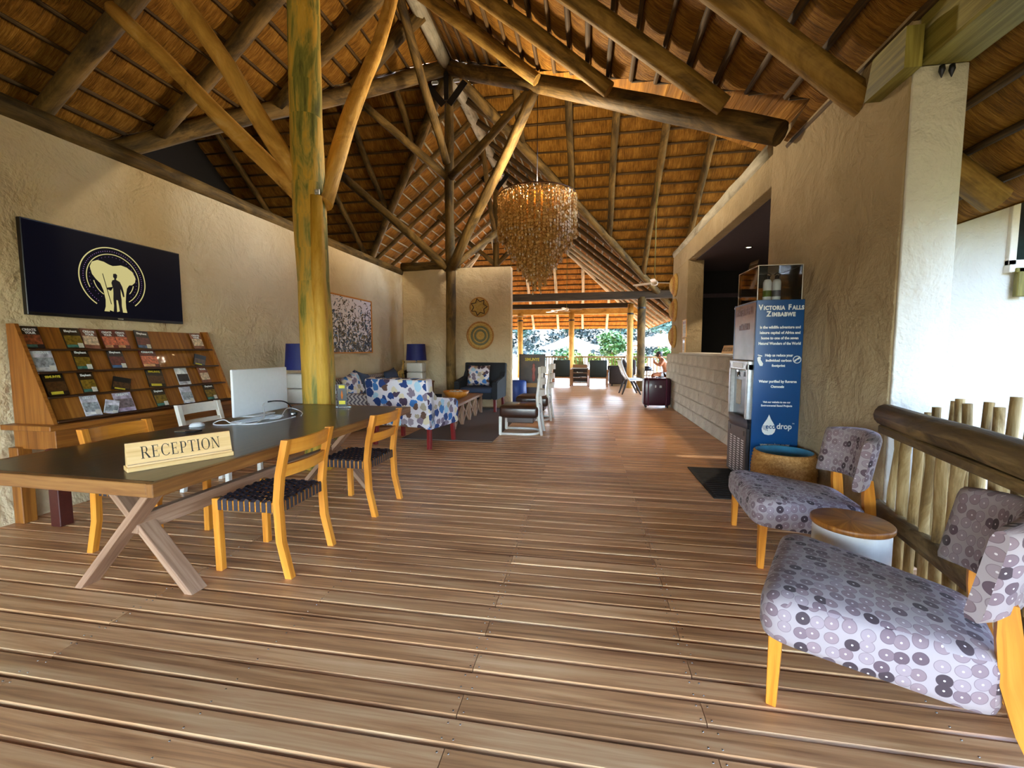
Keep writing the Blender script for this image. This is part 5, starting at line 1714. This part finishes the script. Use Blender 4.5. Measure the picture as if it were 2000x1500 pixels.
# ---- slipper chairs in ring print
def slipper_chair(label):
    t = thing('slipper_chair', label, 'chair', group='ring print slipper chairs')
    # seat: tapered block with a crowned top
    n_ = 12
    def sec(u, v):
        x = -.37 + .68 * u
        hw = .41 - .165 * u
        return x, hw * v
    def edge(q): return max(0.0, 1 - (1 - q) ** 1) if q < 1 else 1
    m = MB()
    rings_ = []
    # perimeter: a rounded rectangle
    per = []
    for i in range(56):
        a = 2 * PI * i / 56 + PI
        ca, sa = math.cos(a), math.sin(a)
        per.append((.5 + .5 * math.copysign(abs(ca) ** .26, ca), math.copysign(abs(sa) ** .26, sa)))
    def pt(u, v, z_, inset):
        x, y = sec(u, v)
        k_ = 1 - inset / .33
        x = -.025 + (x + .025) * k_; y *= k_
        return V((x, y, z_))
    prof = [(.03, .275), (.006, .285), (0, .31), (0, .38), (.008, .415), (.026, .434), (.05, .444)]
    G, U = [], []
    for ins, z_ in prof:
        row, ur = [], []
        d_ = 0
        last = None
        for (u, v) in per:
            q = pt(u, v, z_ - (.05 if z_ > .36 else .10) * u, ins)
            row.append(q)
        G.append(row)
    cen = sum(G[-1], V((0, 0, 0))) / len(G[-1])
    top = G[-1]
    for s_ in (.85, .68, .5, .3, .12):
        G.append([cen + (q - cen) * s_ + V((0, 0, .022 * (1 - s_ * s_))) for q in top])
    W = m.grid(G, True, None, closed_u=True)
    f = m.quad(W[-1], None, True); m.quad(list(reversed(W[0])))
    m.boxuv(m.bm.faces[:], None, (3.1, 2.2))
    m.make('seat', M['rings'], t)
    # barrel back
    def bk(s_, z_):
        x = .325 + .055 * (z_ - .5) / .33 - .12 * s_ * s_
        y = .27 * s_ + .0
        return x, y
    m = MB(); G, U = [], []
    ns = 14
    for i in range(ns + 1):
        s_ = -1 + 2 * i / ns
        zb = .50 + .02 * (1 - s_ * s_)
        ztp = .80 + .035 * (1 - s_ * s_)
        tk = .040
        row, ur = [], []
        e = 1 if 0 < i < ns else .6
        prof2 = [(-1, zb + .02), (-1, (zb + ztp) / 2), (-1, ztp - .03), (-.7, ztp - .006), (0, ztp + .004), (.7, ztp - .006), (1, ztp - .03), (1, (zb + ztp) / 2), (1, zb + .02), (.7, zb), (-.7, zb)]
        L_ = 0
        for kx, z_ in prof2:
            x, y = bk(s_, z_)
            tx, ty = -.24 * s_ / .285, 1.0
            nl = math.hypot(tx, ty)
            nx, ny = 1 / nl * 1.0, .24 * s_ / .285 / nl
            row.append((x + nx * kx * tk * e, y + ny * kx * tk * e, z_)); ur.append((s_ * .33 + 7 + (1.0 if kx > 0 else 0), z_))
        G.append(row); U.append(ur)
    W = m.grid(G, True, U, closed_u=True)
    for ring_ in (W[0], W[-1]):
        f = m.quad(ring_); m.boxuv([f], None, (5, 1))
    m.make('backrest', M['rings'], t)
    for s_ in (-1, 1):
        m = MB(); m.beam((-.31, s_ * .34, 0.0), (-.305, s_ * .34, .30), .045, .052, up=(0, 1, 0), bevel=.003)
        for v in m.bm.verts:
            if v.co.z < .1: v.co.x += (v.co.x + .31) * -.25; v.co.y += (v.co.y - s_ * .34) * -.25
        m.make('leg', M['oak'], t)
        m = MB(); P_ = [(.41, .0, .018), (.355, .14, .024), (.315, .30, .03), (.302, .44, .03), (.292, .56, .022)]
        G = [[(x - w, s_ * .205 - .018, z_), (x + w, s_ * .205 - .018, z_), (x + w, s_ * .205 + .018, z_), (x - w, s_ * .205 + .018, z_)] for x, z_, w in P_]
        W = m.grid(G, False, [[(k * .05, p_[1]) for k in range(4)] for p_ in P_], closed_u=True)
        m.boxuv([m.quad(list(reversed(W[0]))), m.quad(W[-1])])
        m.make('leg', M['oak'], t)
    return t
sc1 = slipper_chair('ring print slipper chair nearest the camera at the right edge')
sc1.location = (1.15, 1.86, 0); sc1.rotation_euler = (0, 0, math.radians(-28))
copy_thing(sc1, (1.42, 3.13, 0), math.radians(-5), 'ring print slipper chair farther back beside the woven basket', 'ring print slipper chairs')
t = thing('drum_table', 'round wooden-topped pale drum table between the two slipper chairs', 'table', (1.395, 2.50, 0))
m = MB(); m.lathe([(.165, 0), (.17, .01), (.17, .415), (.16, .42)], n=32); m.make('drum', M['white_paint'], t)
m = MB(); m.lathe([(.01, .42), (.175, .42), (.182, .43), (.182, .447), (.176, .452), (.001, .452)], n=36); m.make('top', M['rack'], t)

# ---- pole handrail and palings on the right
t = thing('handrail', 'rough pole handrail with upright poles running from the whitewashed wall end', 'railing', (1.95, 3.3, 0))
hr = lambda x, y, z_: V((x, y, z_)) - V((1.95, 3.3, 0))
a0, a1 = V((1.80, 2.95, .955)), V((1.40, 1.15, .955))
def rail_at(k): return a0 + (a1 - a0) * k
pole('top_rail', hr(*a0), hr(*a1), .066, M['rail'], t, .012, 14, .98)
m = MB(); m.box(hr(*((a0 + a1) / 2 - V((0, 0, .085)))), (.08, 1.84, .05), rz=-math.atan2(a1.x - a0.x, a1.y - a0.y) + PI, bevel=.008); m.make('under_rail', M['rail'], t)
b0, b1 = V((1.84, 3.05, .345)), V((1.46, 1.15, .345))
pole('bottom_rail', hr(*b0), hr(*b1), .055, M['rail'], t, .012, 12, .98)
g = random.Random(9)
for i in range(14):
    k = .03 + i * .071
    p = rail_at(k) + V((.055, .02, 0))
    m = MB()
    m.tube([hr(p.x + g.uniform(-.01, .01), p.y + g.uniform(-.01, .01), z_) for z_ in (-.02, .25, .5, .75, .93)], [g.uniform(.021, .029)] * 5, 9, wob=.05)
    m.make('upright_pole', M['paling'], t)
t = thing('paling_fence', 'taller fence of thin upright poles outside behind the handrail', 'fence', (2.2, 3.2, -.5))
for i in range(17):
    k = i / 16
    x = 2.24 - .40 * k + g.uniform(-.012, .012); y = 3.25 - 1.75 * k
    h = 1.45 + .34 * k + g.uniform(-.03, .05)
    m = MB(); m.tube([(x - 2.2, y - 3.2, 0), (x - 2.2 + g.uniform(-.02, .02), y - 3.2, h * .5), (x - 2.2 + g.uniform(-.03, .03), y - 3.2, h)], [.025, .024, .022], 8, wob=.06); m.make('paling', M['paling'], t)
m = MB()
for z_ in (.35, .95): m.tube([(.06, .07, z_), (-.34, -1.72, z_)], .03, 8)
m.make('cross_rail', M['paling'], t)
# ================================================================== far lounge
t = thing('suitcase', 'large burgundy hard suitcase standing by the end of the counter wall', 'suitcase', (1.63, 10.55, 0))
m = MB(); m.box((0, 0, .37), (.62, .30, .64), bevel=.06, seg=3); shell = m.make('shell', M['burgundy'], t)
ribm = plain('burgundy_rib', '#5d2440', .25)
for x in (-.2, .2):
    m = MB(); m.box((x, 0, .37), (.03, .312, .65), bevel=.006); m.make('rib', ribm, shell)
for x, w in ((-.04, .03), (.07, .05)):
    m = MB(); m.box((x, -.153, .50), (w, .008, .055)); m.make('latch', M['chrome'], shell)
for x in (-.24, .24):
    for y in (-.09, .09):
        m = MB(); m.lathe([(.001, -.015), (.03, -.015), (.03, .015), (.001, .015)], n=12, M=Matrix.Translation((x, y, .03)) @ Matrix.Rotation(PI / 2, 4, 'Y')); m.make('wheel', M['frame_black'], t)
m = MB(); m.tube([(-.1, 0, .68), (-.09, 0, .715), (.09, 0, .715), (.1, 0, .68)], .012, 6); m.make('handle', M['frame_black'], t)

def lounge_chair(label, loc):
    t = thing('lounge_armchair', label, 'armchair', loc, group='dark leather lounge chairs')
    m = MB(); m.beam((0, -.32, .40), (0, -.40, .97), .62, .07, up=(0, 1, 0), bevel=.015, seg=2); m.make('back', M['dark_green'], t)
    m = MB(); m.box((0, .02, .40), (.60, .62, .12), bevel=.03, seg=2); m.make('seat_cushion', M['dark_green'], t)
    m = MB(); m.box((0, 0, .32), (.66, .70, .05), bevel=.004); m.make('seat_frame', M['rack'], t)
    for x in (-.33, .33):
        for y in (-.36, .33):
            m = MB(); m.beam((x, y, 0), (x, y, .60), .05, .05, up=(0, 1, 0), bevel=.004); m.make('leg', M['rack'], t)
        m = MB(); m.box((x, 0, .61), (.06, .78, .03), bevel=.006); m.make('armrest', M['rack'], t)
    return t
la = lounge_chair('dark green leather lounge chair seen from behind, left of the magazine table', (-0.90, 16.5, 0))
copy_thing(la, (0.43, 16.4, 0), 0, 'dark green leather lounge chair seen from behind, right of the magazine table', 'dark leather lounge chairs')
t = thing('magazine_table', 'low open table stacked with magazines and trays between the two dark chairs', 'table', (-0.23, 16.6, 0))
m = MB(); m.box((0, 0, .66), (.62, .62, .03), bevel=.004); m.make('top', M['white_paint'], t)
for z_ in (.12, .30, .48):
    m = MB(); m.box((0, 0, z_), (.58, .58, .02)); m.make('shelf', M['rack'], t)
m = MB(); m.box((0, .285, .36), (.56, .015, .58)); m.make('back_board', M['rack_dark'], t)
for x in (-.28, .28):
    for y in (-.28, .28):
        m = MB(); m.box((x, y, .325), (.035, .035, .65)); m.make('leg', M['rack'], t)
g = random.Random(31)
for i, (z_, dx, mt, lab) in enumerate(((.145, -.1, 'cloth_w', 'white magazine lying on the lowest shelf of the table'), (.145, .14, 'frame_black', 'black magazine lying on the lowest shelf of the table'), (.325, -.12, 'brown_dark', 'brown magazine lying on the middle shelf of the table'), (.325, .13, 'paper', 'pale magazine lying on the middle shelf of the table'), (.505, 0, 'rack_dark', 'dark folder lying on the upper shelf of the table'))):
    t = thing('magazine', lab, 'magazine', (-0.23 + dx, 16.5 + g.uniform(-.05, .05), z_ - .015 + .002), g.uniform(-.3, .3), group='magazines on the far table')
    m = MB(); m.box((0, 0, .012), (.20, .27, .022)); m.make('pages', M['paper'], t)
    m = MB(); m.box((0, 0, .0245), (.204, .274, .003)); m.make('cover', M[mt], t)
t = thing('tray', 'brown wooden tray on top of the far magazine table', 'tray', (-0.23, 16.6, .676))
m = MB(); m.box((0, 0, .012), (.52, .38, .024), bevel=.004)
for s_ in (-1, 1): m.box((0, s_ * .19, .06), (.52, .018, .11)); m.box((s_ * .26, 0, .06), (.018, .38, .11))
m.make('tray_body', M['rack'], t)
t = thing('planter_box', 'small olive box standing on the brown tray', 'box', (-0.2, 16.62, .70))
m = MB(); m.box((0, 0, .10), (.2, .2, .20), bevel=.006); m.make('box_body', M['beam'], t)
m = MB(); m.box((0, 0, .205), (.21, .21, .014), bevel=.003); m.make('lid', M['beam'], t)

t = thing('sofa', 'dark brown sofa with pale cushions at the far right of the lounge', 'sofa', (1.35, 17.2, 0))
m = MB(); m.box((.35, .0, .70), (.22, 1.5, .56), bevel=.06, seg=3); m.make('back', M['brown_dark'], t)
m = MB(); m.box((-.05, 0, .26), (.85, 1.6, .36), bevel=.03, seg=2); m.make('seat_base', M['brown_dark'], t)
for y in (-.78, .78):
    m = MB(); m.box((-.08, y, .40), (.85, .16, .62), bevel=.05, seg=3); m.make('arm', M['brown_dark'], t)
m = MB(); m.box((-.10, 0, .49), (.70, 1.36, .14), bevel=.05, seg=3); m.make('seat_cushion', M['brown_dark'], t)
for x in (-.4, .3):
    for y in (-.7, .7):
        m = MB(); m.box((x, y, .04), (.06, .06, .08)); m.make('foot', M['rack_dark'], t)
for i, (x, y, z_, rz, mt, lab) in enumerate(((1.55, 16.75, .98, .2, 'cloth_w', 'pale blue-white cushion on the sofa back, left'), (1.62, 17.25, 1.0, -.25, 'cloth_w', 'pale cushion on the sofa back, right'), (1.42, 16.7, .80, .1, 'brown_dark', 'brown cushion in front of the pale ones on the sofa'))):
    t = thing('throw_pillow', lab, 'pillow', (x, y, z_), group='cushions on the far sofa')
    m = MB(); cushion(m, (0, 0, 0), (.42, .44, .15), M_=Matrix.Rotation(rz, 4, 'X') @ Matrix.Rotation(math.radians(70), 4, 'Y')); m.make('cover', M[mt], t)

t = thing('folding_chair', 'white framed reclining chair with a pale seat in front of the far sofa', 'chair', (1.28, 13.6, 0), math.radians(8))
m = MB()
for s_ in (-1, 1): m.tube([(-.30, s_ * .24, 1.02), (-.16, s_ * .24, .62), (-.02, s_ * .24, .42), (.36, s_ * .24, .44)], .018, 8)
m.tube([(-.30, -.24, 1.02), (-.30, .24, 1.02)], .018, 8); m.make('frame', M['white_paint'], t)
for s_ in (-1, 1):
    m = MB(); m.tube([(-.10, s_ * .22, .46), (-.16, s_ * .22, .22), (-.24, s_ * .22, 0)], [.03, .03, .02], 8); m.make('leg', M['brown_dark'], t)
    m = MB(); m.tube([(.10, s_ * .22, .42), (.22, s_ * .22, .2), (.32, s_ * .22, 0)], [.03, .03, .02], 8); m.make('leg', M['brown_dark'], t)
m = MB(); m.box((.17, 0, .455), (.40, .46, .06), bevel=.02, seg=2); m.make('seat_pad', M['cloth_w'], t)
m = MB(); m.grid([[(-.29 + .27 * k / 5, -.22, 1.0 - .56 * k / 5 - .03 * math.sin(PI * k / 5)), (-.29 + .27 * k / 5, .22, 1.0 - .56 * k / 5 - .03 * math.sin(PI * k / 5))] for k in range(6)], True, [[(0, k * .1), (.44, k * .1)] for k in range(6)])
for v in m.bm.verts: pass
o = m.make('back_sling', M['cloth_w'], t)
md = o.modifiers.new('thickness', 'SOLIDIFY'); md.thickness = .012
t = thing('drinks_table', 'small round table with thin legs beside the stout dark post', 'table', (2.02, 15.25, 0))
m = MB(); m.lathe([(.001, .64), (.24, .64), (.25, .65), (.24, .665), (.001, .665)], n=24); m.make('top', M['brown_dark'], t)
for i in range(3):
    a = 2 * PI * i / 3 + .4
    m = MB(); m.tube([(.06 * math.cos(a), .06 * math.sin(a), .64), (.20 * math.cos(a), .20 * math.sin(a), 0)], .014, 6); m.make('leg', M['frame_black'], t)
t = thing('bag', 'slumped black bag lying on the small round table', 'bag', (2.0, 15.22, .666))
m = MB(); m.lathe([(.001, .0), (.17, .0), (.20, .05), (.15, .10), (.05, .13), (.001, .13)], n=14, sy=.6); m.make('bag_body', M['frame_black'], t)
m = MB(); m.tube([(-.1, 0, .10), (-.05, .03, .17), (.05, .03, .17), (.1, 0, .10)], .009, 6); m.make('handle', M['frame_black'], t)

# ---- the seated guest
t = thing('person', 'person in white shorts sitting hunched with the head on folded hands by the far railing', 'person', (2.62, 15.6, 0))
def skin_mesh(name, verts, edges, radii, mat, parent, root=0):
    me = bpy.data.meshes.new(name)
    me.from_pydata([V(v) for v in verts], edges, [])
    o = bpy.data.objects.new(name, me); COL.objects.link(o); o.parent = parent
    me.materials.append(mat)
    o.modifiers.new('skin', 'SKIN')
    sv = me.skin_vertices[0].data
    for i, r in enumerate(radii):
        r = r if isinstance(r, tuple) else (r, r)
        sv[i].radius = r; sv[i].use_root = (i == root)
    o.modifiers['skin'].use_smooth_shade = True
    sm = o.modifiers.new('smooth', 'SUBSURF'); sm.levels = 2; sm.render_levels = 2
    return o
# seated facing -x (towards the hall), leaning forward onto the forearms
vb = [(.12, 0, .52), (.10, 0, .68), (.04, 0, .84), (-.02, 0, .97), (-.09, 0, 1.05), (-.15, 0, 1.13), (-.17, 0, 1.22),
      (-.02, .17, .98), (-.14, .24, .80), (-.30, .10, .92), (-.32, .05, .99),
      (-.02, -.17, .98), (-.14, -.24, .80), (-.30, -.10, .92), (-.32, -.05, .99),
      (.08, .10, .50), (-.34, .13, .50), (-.30, .13, .10), (-.42, .14, .03),
      (.08, -.10, .50), (-.34, -.13, .50), (-.30, -.13, .10), (-.42, -.14, .03)]
eb = [(0, 1), (1, 2), (2, 3), (3, 4), (4, 5), (5, 6), (3, 7), (7, 8), (8, 9), (9, 10), (3, 11), (11, 12), (12, 13), (13, 14), (0, 15), (15, 16), (16, 17), (17, 18), (0, 19), (19, 20), (20, 21), (21, 22)]
rb = [(.15, .13), (.13, .11), (.13, .12), (.12, .11), .06, .09, .085, .065, .045, .032, .028, .065, .045, .032, .028, .09, .06, .042, .03, .09, .06, .042, .03]
skin_mesh('body', vb, eb, rb, M['skin'], t)
for s_ in (-1, 1):
    for k in range(4):
        b = V((-.325, s_ * .045, .985)) + V((0, s_ * .012 * (k - 1.5), .012))
        skin_mesh('finger', [b, b + V((-.015, -s_ * .01, .03)), b + V((.0, -s_ * .03, .05 + .004 * (k % 2)))], [(0, 1), (1, 2)], [.009, .0085, .007], M['skin'], t)
    b = V((-.32, s_ * .03, .975)); skin_mesh('thumb', [b, b + V((.03, -s_ * .012, .02)), b + V((.045, -s_ * .02, .045))], [(0, 1), (1, 2)], [.010, .0095, .008], M['skin'], t)
m = MB(); m.lathe([(.001, .10), (.06, .09), (.095, .05), (.105, 0), (.10, -.06), (.06, -.10), (.001, -.11)], (-.145, 0, 1.195), 16, sx=1.05, sy=.92); m.make('hair', M['hair'], t)
m = MB()
for s_ in (-1, 1): m.lathe([(.001, -.008), (.010, 0), (.001, .008)], (-.265, s_ * .035, 1.17), 8)
m.make('eyes', M['frame_black'], t)
m = MB(); m.tube([(-.25, 0, 1.18), (-.285, 0, 1.135), (-.26, 0, 1.125)], [.010, .015, .010], 8); m.make('nose', M['skin'], t)
m = MB(); m.tube([(-.255, -.03, 1.095), (-.268, 0, 1.093), (-.255, .03, 1.095)], [.004, .007, .004], 6); m.make('mouth', M['cloth_o'], t)
for s_ in (-1, 1):
    m = MB(); m.lathe([(.001, -.03), (.02, -.01), (.018, .02), (.001, .035)], (-.15, s_ * .098, 1.16), 8, sy=.4); m.make('ear', M['skin'], t)
skin_mesh('shorts', [(.12, 0, .52), (.12, 0, .62), (.08, .10, .50), (-.14, .12, .50), (.08, -.10, .50), (-.14, -.12, .50)], [(0, 1), (0, 2), (2, 3), (0, 4), (4, 5)], [(.165, .145), (.15, .135), .105, .095, .105, .095], M['cloth_w'], t)
t = thing('garden_chair', 'dark low-backed chair the seated guest sits on', 'chair', (2.74, 15.6, 0))
m = MB(); m.box((-.06, 0, .37), (.52, .54, .05), bevel=.01); m.make('seat', M['brown_dark'], t)
m = MB(); m.box((.24, 0, .62), (.05, .54, .46), bevel=.015); m.make('backrest', M['brown_dark'], t)
for x in (-.28, .22):
    for y in (-.24, .24):
        m = MB(); m.box((x, y, .175), (.045, .045, .35)); m.make('leg', M['brown_dark'], t)

# ---- ceiling fans
def fan(label, loc, rod):
    t = thing('ceiling_fan', label, 'fan', loc, group='white ceiling fans')
    m = MB(); m.tube([(0, 0, .05), (0, 0, rod)], .012, 8); m.make('rod', M['beam'], t)
    m = MB(); m.lathe([(.001, -.06), (.07, -.05), (.09, 0), (.07, .05), (.02, .07)], n=18); m.make('motor', M['white_paint'], t)
    for i in range(3):
        a = 2 * PI * i / 3 + .3
        Mx = Matrix.Rotation(a, 4, 'Z') @ Matrix.Rotation(.22, 4, 'X')
        m = MB(); m.prism([(.08, -.03), (.25, -.06), (.58, -.055), (.64, 0), (.58, .055), (.25, .06), (.08, .03)], Mx @ V((0, 0, 0)), (Mx @ V((1, 0, 0))), (Mx @ V((0, 1, 0))), .012); m.make('blade', M['white_paint'], t)
    return t
fan('white ceiling fan on a long rod left of the counter wall plates', (1.62, 11.2, 2.98), 2.4)
fan('white ceiling fan in the middle of the far lounge', (-0.8, 17.5, 2.95), 3.0)
fan('white ceiling fan deeper in the far lounge, just left of the middle one', (-1.35, 19.2, 3.02), 2.6)
fan('white ceiling fan at the left of the far lounge by the end wall', (-3.1, 17.8, 2.72), 3.4)

# ---- far railing
def far_rail(label, x0, x1, y, n_):
    t = thing('deck_railing', label, 'railing', ((x0 + x1) / 2, y, 0))
    w = x1 - x0
    m = MB(); m.box((0, 0, 1.0), (w, .12, .08), bevel=.01); m.make('top_rail', M['rail'], t)
    m = MB(); m.box((0, 0, .12), (w, .08, .06), bevel=.01); m.make('bottom_rail', M['rail'], t)
    b0 = None
    for i in range(n_):
        x = -w / 2 + .06 + (w - .12) * i / (n_ - 1)
        if b0 is None:
            m = MB(); m.box((0, 0, .55), (.045, .045, .82)); b0 = m.make('baluster', M['rail'], t)
            b0.location = (x, 0, 0)
        else: twin(b0, t, loc=(x, 0, 0))
far_rail('far deck railing between the two outer posts left of the sofa', -0.55, 1.85, 21.4, 17)
far_rail('far deck railing right of the stout dark post behind the guest', 2.2, 4.4, 21.4, 15)
far_rail('far deck railing behind the left lounge chair', -3.0, -0.9, 21.4, 15)

# ================================================================== outside
def umbrella(label, loc, R_, h, rise, cat='umbrella', frame='pole_pale'):
    t = thing('parasol', label, cat, loc)
    m = MB()
    n_ = 8
    for i in range(n_):
        a, b = 2 * PI * i / n_, 2 * PI * (i + 1) / n_
        P_ = []
        for k in range(6):
            f_ = k / 5
            sag = -.10 * math.sin(PI * f_)
            P_.append([(R_ * f_ * math.cos(c_) if k else .001 * math.cos(c_), R_ * f_ * math.sin(c_) if k else .001 * math.sin(c_), h + rise * (1 - f_) + sag * (1 - abs(j - 1) * .6)) for j, c_ in enumerate((a, (a + b) / 2, b))])
        m.grid(P_, True)
        e0, e1 = V(P_[-1][0]), V(P_[-1][2])
        m.grid([[e0, e1], [e0 - V((0, 0, .18)), e1 - V((0, 0, .18))]], False)
    o = m.make('canopy', M['canvas'], t, norm=False)
    md = o.modifiers.new('thickness', 'SOLIDIFY'); md.thickness = .01
    m = MB(); m.tube([(0, 0, 0), (0, 0, h + rise)], .045, 10); m.make('pole', M[frame], t)
    m = MB()
    for i in range(n_):
        a = 2 * PI * i / n_
        m.tube([(0, 0, h + rise - .06), (R_ * .97 * math.cos(a), R_ * .97 * math.sin(a), h + .0)], .015, 5)
    m.make('ribs', M[frame], t)
umbrella('broad white parasol beyond the railing in the middle of the view', (-1.25, 35, -.55), 2.25, 2.12, .92)
umbrella('smaller white parasol right of the middle among the bushes', (3.0, 33.5, -.55), 1.2, 2.15, .5)
t = thing('gazebo', 'white topped garden pavilion with salmon posts at the right beyond the railing', 'pavilion', (5.0, 30, -.55))
m = MB(); m.lathe([(.05, 2.95), (2.1, 2.36), (2.12, 2.22)], n=4, smooth=False, cap=False); m.lathe([(.05, 2.90), (2.06, 2.32), (2.06, 2.22)], n=4, smooth=False, cap=False); m.make('canopy', M['canvas'], t)
for i in range(4):
    a = PI / 2 * i
    m = MB(); m.tube([(1.9 * math.cos(a), 1.9 * math.sin(a), 0), (1.9 * math.cos(a), 1.9 * math.sin(a), 2.3)], .06, 8); m.make('post', M['pink_frame'], t)
m = MB()
for i in range(4):
    a, b = PI / 2 * i, PI / 2 * (i + 1)
    m.beam((1.95 * math.cos(a), 1.95 * math.sin(a), 2.18), (1.95 * math.cos(b), 1.95 * math.sin(b), 2.18), .06, .12)
m.make('fascia', M['pink_frame'], t)

def foliage(mb, c, rad, n_, size, g, flat=.8):
    for _ in range(n_):
        d = V((g.gauss(0, 1), g.gauss(0, 1), g.gauss(0, 1))).normalized() * (g.random() ** .35)
        p = V(c) + V((d.x * rad[0], d.y * rad[1], d.z * rad[2]))
        u = V((g.gauss(0, 1), g.gauss(0, 1), g.gauss(0, .6))).normalized()
        w = u.cross(V((g.gauss(0, 1), g.gauss(0, 1), g.gauss(0, 1)))).normalized()
        s_ = size * g.uniform(.6, 1.3)
        a = [p - u * s_, p + w * s_ * .45, p + u * s_, p - w * s_ * .45]
        mb.quad([mb.bm.verts.new(q) for q in a], [(0, 0), (1, 0), (1, 1), (0, 1)])
def tree(label, loc, h, rad, mt, seed, n_=1400, size=.16, name='tree', clumps=7):
    g = random.Random(seed)
    t = thing(name, label, 'tree' if name == 'tree' else 'shrub', loc, group='trees and shrubs beyond the railing')
    if name == 'tree':
        m = MB(); m.tube([(0, 0, 0), (.05, .04, h * .4), (-.04, .02, h * .8)], [.12, .09, .05], 8); m.make('trunk', M['bark'], t)
    m = MB()
    for i in range(clumps):
        a = 2 * PI * i / clumps + g.uniform(-.4, .4)
        q = (math.cos(a) * rad * .55 * g.uniform(.3, 1), math.sin(a) * rad * .55, h + g.uniform(-.45, .5) * rad)
        foliage(m, q, (rad * .55, rad * .55, rad * .45), n_ // clumps, size, g)
    m.make('crown', M[mt], t, norm=False)['kind'] = 'stuff'
TR = [
    ('bushy green tree right of centre beyond the railing', (1.75, 30.5, -.55), 2.3, 1.15, 'leaf', 3, 2200, .15, 'tree'),
    ('small palm-like tree below the white parasol', (-1.6, 31, -.55), 1.5, .7, 'leaf_d', 4, 900, .14, 'tree'),
    ('little green tree left of the outer post', (-.9, 29, -.55), 1.35, .55, 'leaf', 5, 800, .13, 'tree'),
    ('round blue-green shrub at the far left of the view', (-3.9, 33, -.55), 1.3, .9, 'leaf_p', 6, 900, .15, 'tree'),
    ('yellow-green shrub just behind the railing, left part', (-.55, 27.5, -.55), 1.25, .5, 'leaf_y', 7, 1200, .11, 'shrub'),
    ('yellow-green shrub just behind the railing, middle part', (.55, 27.5, -.55), 1.2, .5, 'leaf_y', 8, 1300, .11, 'shrub'),
    ('yellow-green shrub just behind the railing, right part', (1.7, 27.5, -.55), 1.2, .5, 'leaf_y', 9, 1300, .11, 'shrub'),
    ('bright green shrub seen between the two right-hand posts', (3.1, 26.5, -.55), 1.3, .55, 'leaf_y', 10, 1300, .12, 'shrub'),
    ('green banana-leaved shrub under the pavilion roof', (4.5, 27, -.55), 1.4, .7, 'leaf', 11, 1200, .18, 'shrub'),
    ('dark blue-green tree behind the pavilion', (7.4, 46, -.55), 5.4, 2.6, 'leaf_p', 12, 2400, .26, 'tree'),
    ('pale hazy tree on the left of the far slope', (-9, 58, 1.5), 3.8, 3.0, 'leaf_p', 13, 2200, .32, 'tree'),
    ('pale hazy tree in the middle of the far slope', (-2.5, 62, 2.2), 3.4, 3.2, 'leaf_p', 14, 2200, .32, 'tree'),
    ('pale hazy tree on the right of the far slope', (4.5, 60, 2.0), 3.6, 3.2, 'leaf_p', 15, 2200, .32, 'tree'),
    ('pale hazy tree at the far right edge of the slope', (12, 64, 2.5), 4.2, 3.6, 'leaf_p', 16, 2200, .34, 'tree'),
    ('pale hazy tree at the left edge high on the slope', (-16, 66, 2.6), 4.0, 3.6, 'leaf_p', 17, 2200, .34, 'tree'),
]
for a in TR: tree(a[0], a[1], a[2], a[3], a[4], a[5], a[6], a[7], a[8])

g = random.Random(55)
t = thing('woodland', 'hazy scrub woodland covering the slope beyond the garden', 'woodland', (0, 48, 0))
m = MB()
for i in range(150):
    x = g.uniform(-26, 24); d = g.uniform(2, 40)
    r = g.uniform(1.0, 2.2)
    foliage(m, (x, d, -.4 + d * .17 + r * .5), (r, r, r * .8), 90, .34, g)
m.make('scrub', M['leaf_w'], t, norm=False)['kind'] = 'stuff'
# unseen foliage added to shade the right side, standing in for inferred garden growth
g = random.Random(77)
t = thing('shade_hedge', 'unseen tall foliage row added right of the deck to shade it', 'shade_hedge', (7.0, -1.0, -.55))
m = MB()
for i in range(16):
    foliage(m, (g.uniform(-.6, .9), -6.5 + i * .72, g.uniform(1.0, 3.4)), (1.1, .9, 1.5), 260, .22, g)
m.make('leaves', M['leaf'], t, norm=False)['kind'] = 'stuff'
m = MB()
for i in range(8): m.tube([(g.uniform(-.3, .3), -6 + i * 1.45, 0), (g.uniform(-.3, .3), -6 + i * 1.45, 3.0)], [.07, .04], 6)
m.make('stems', M['bark'], t)['kind'] = 'stuff'
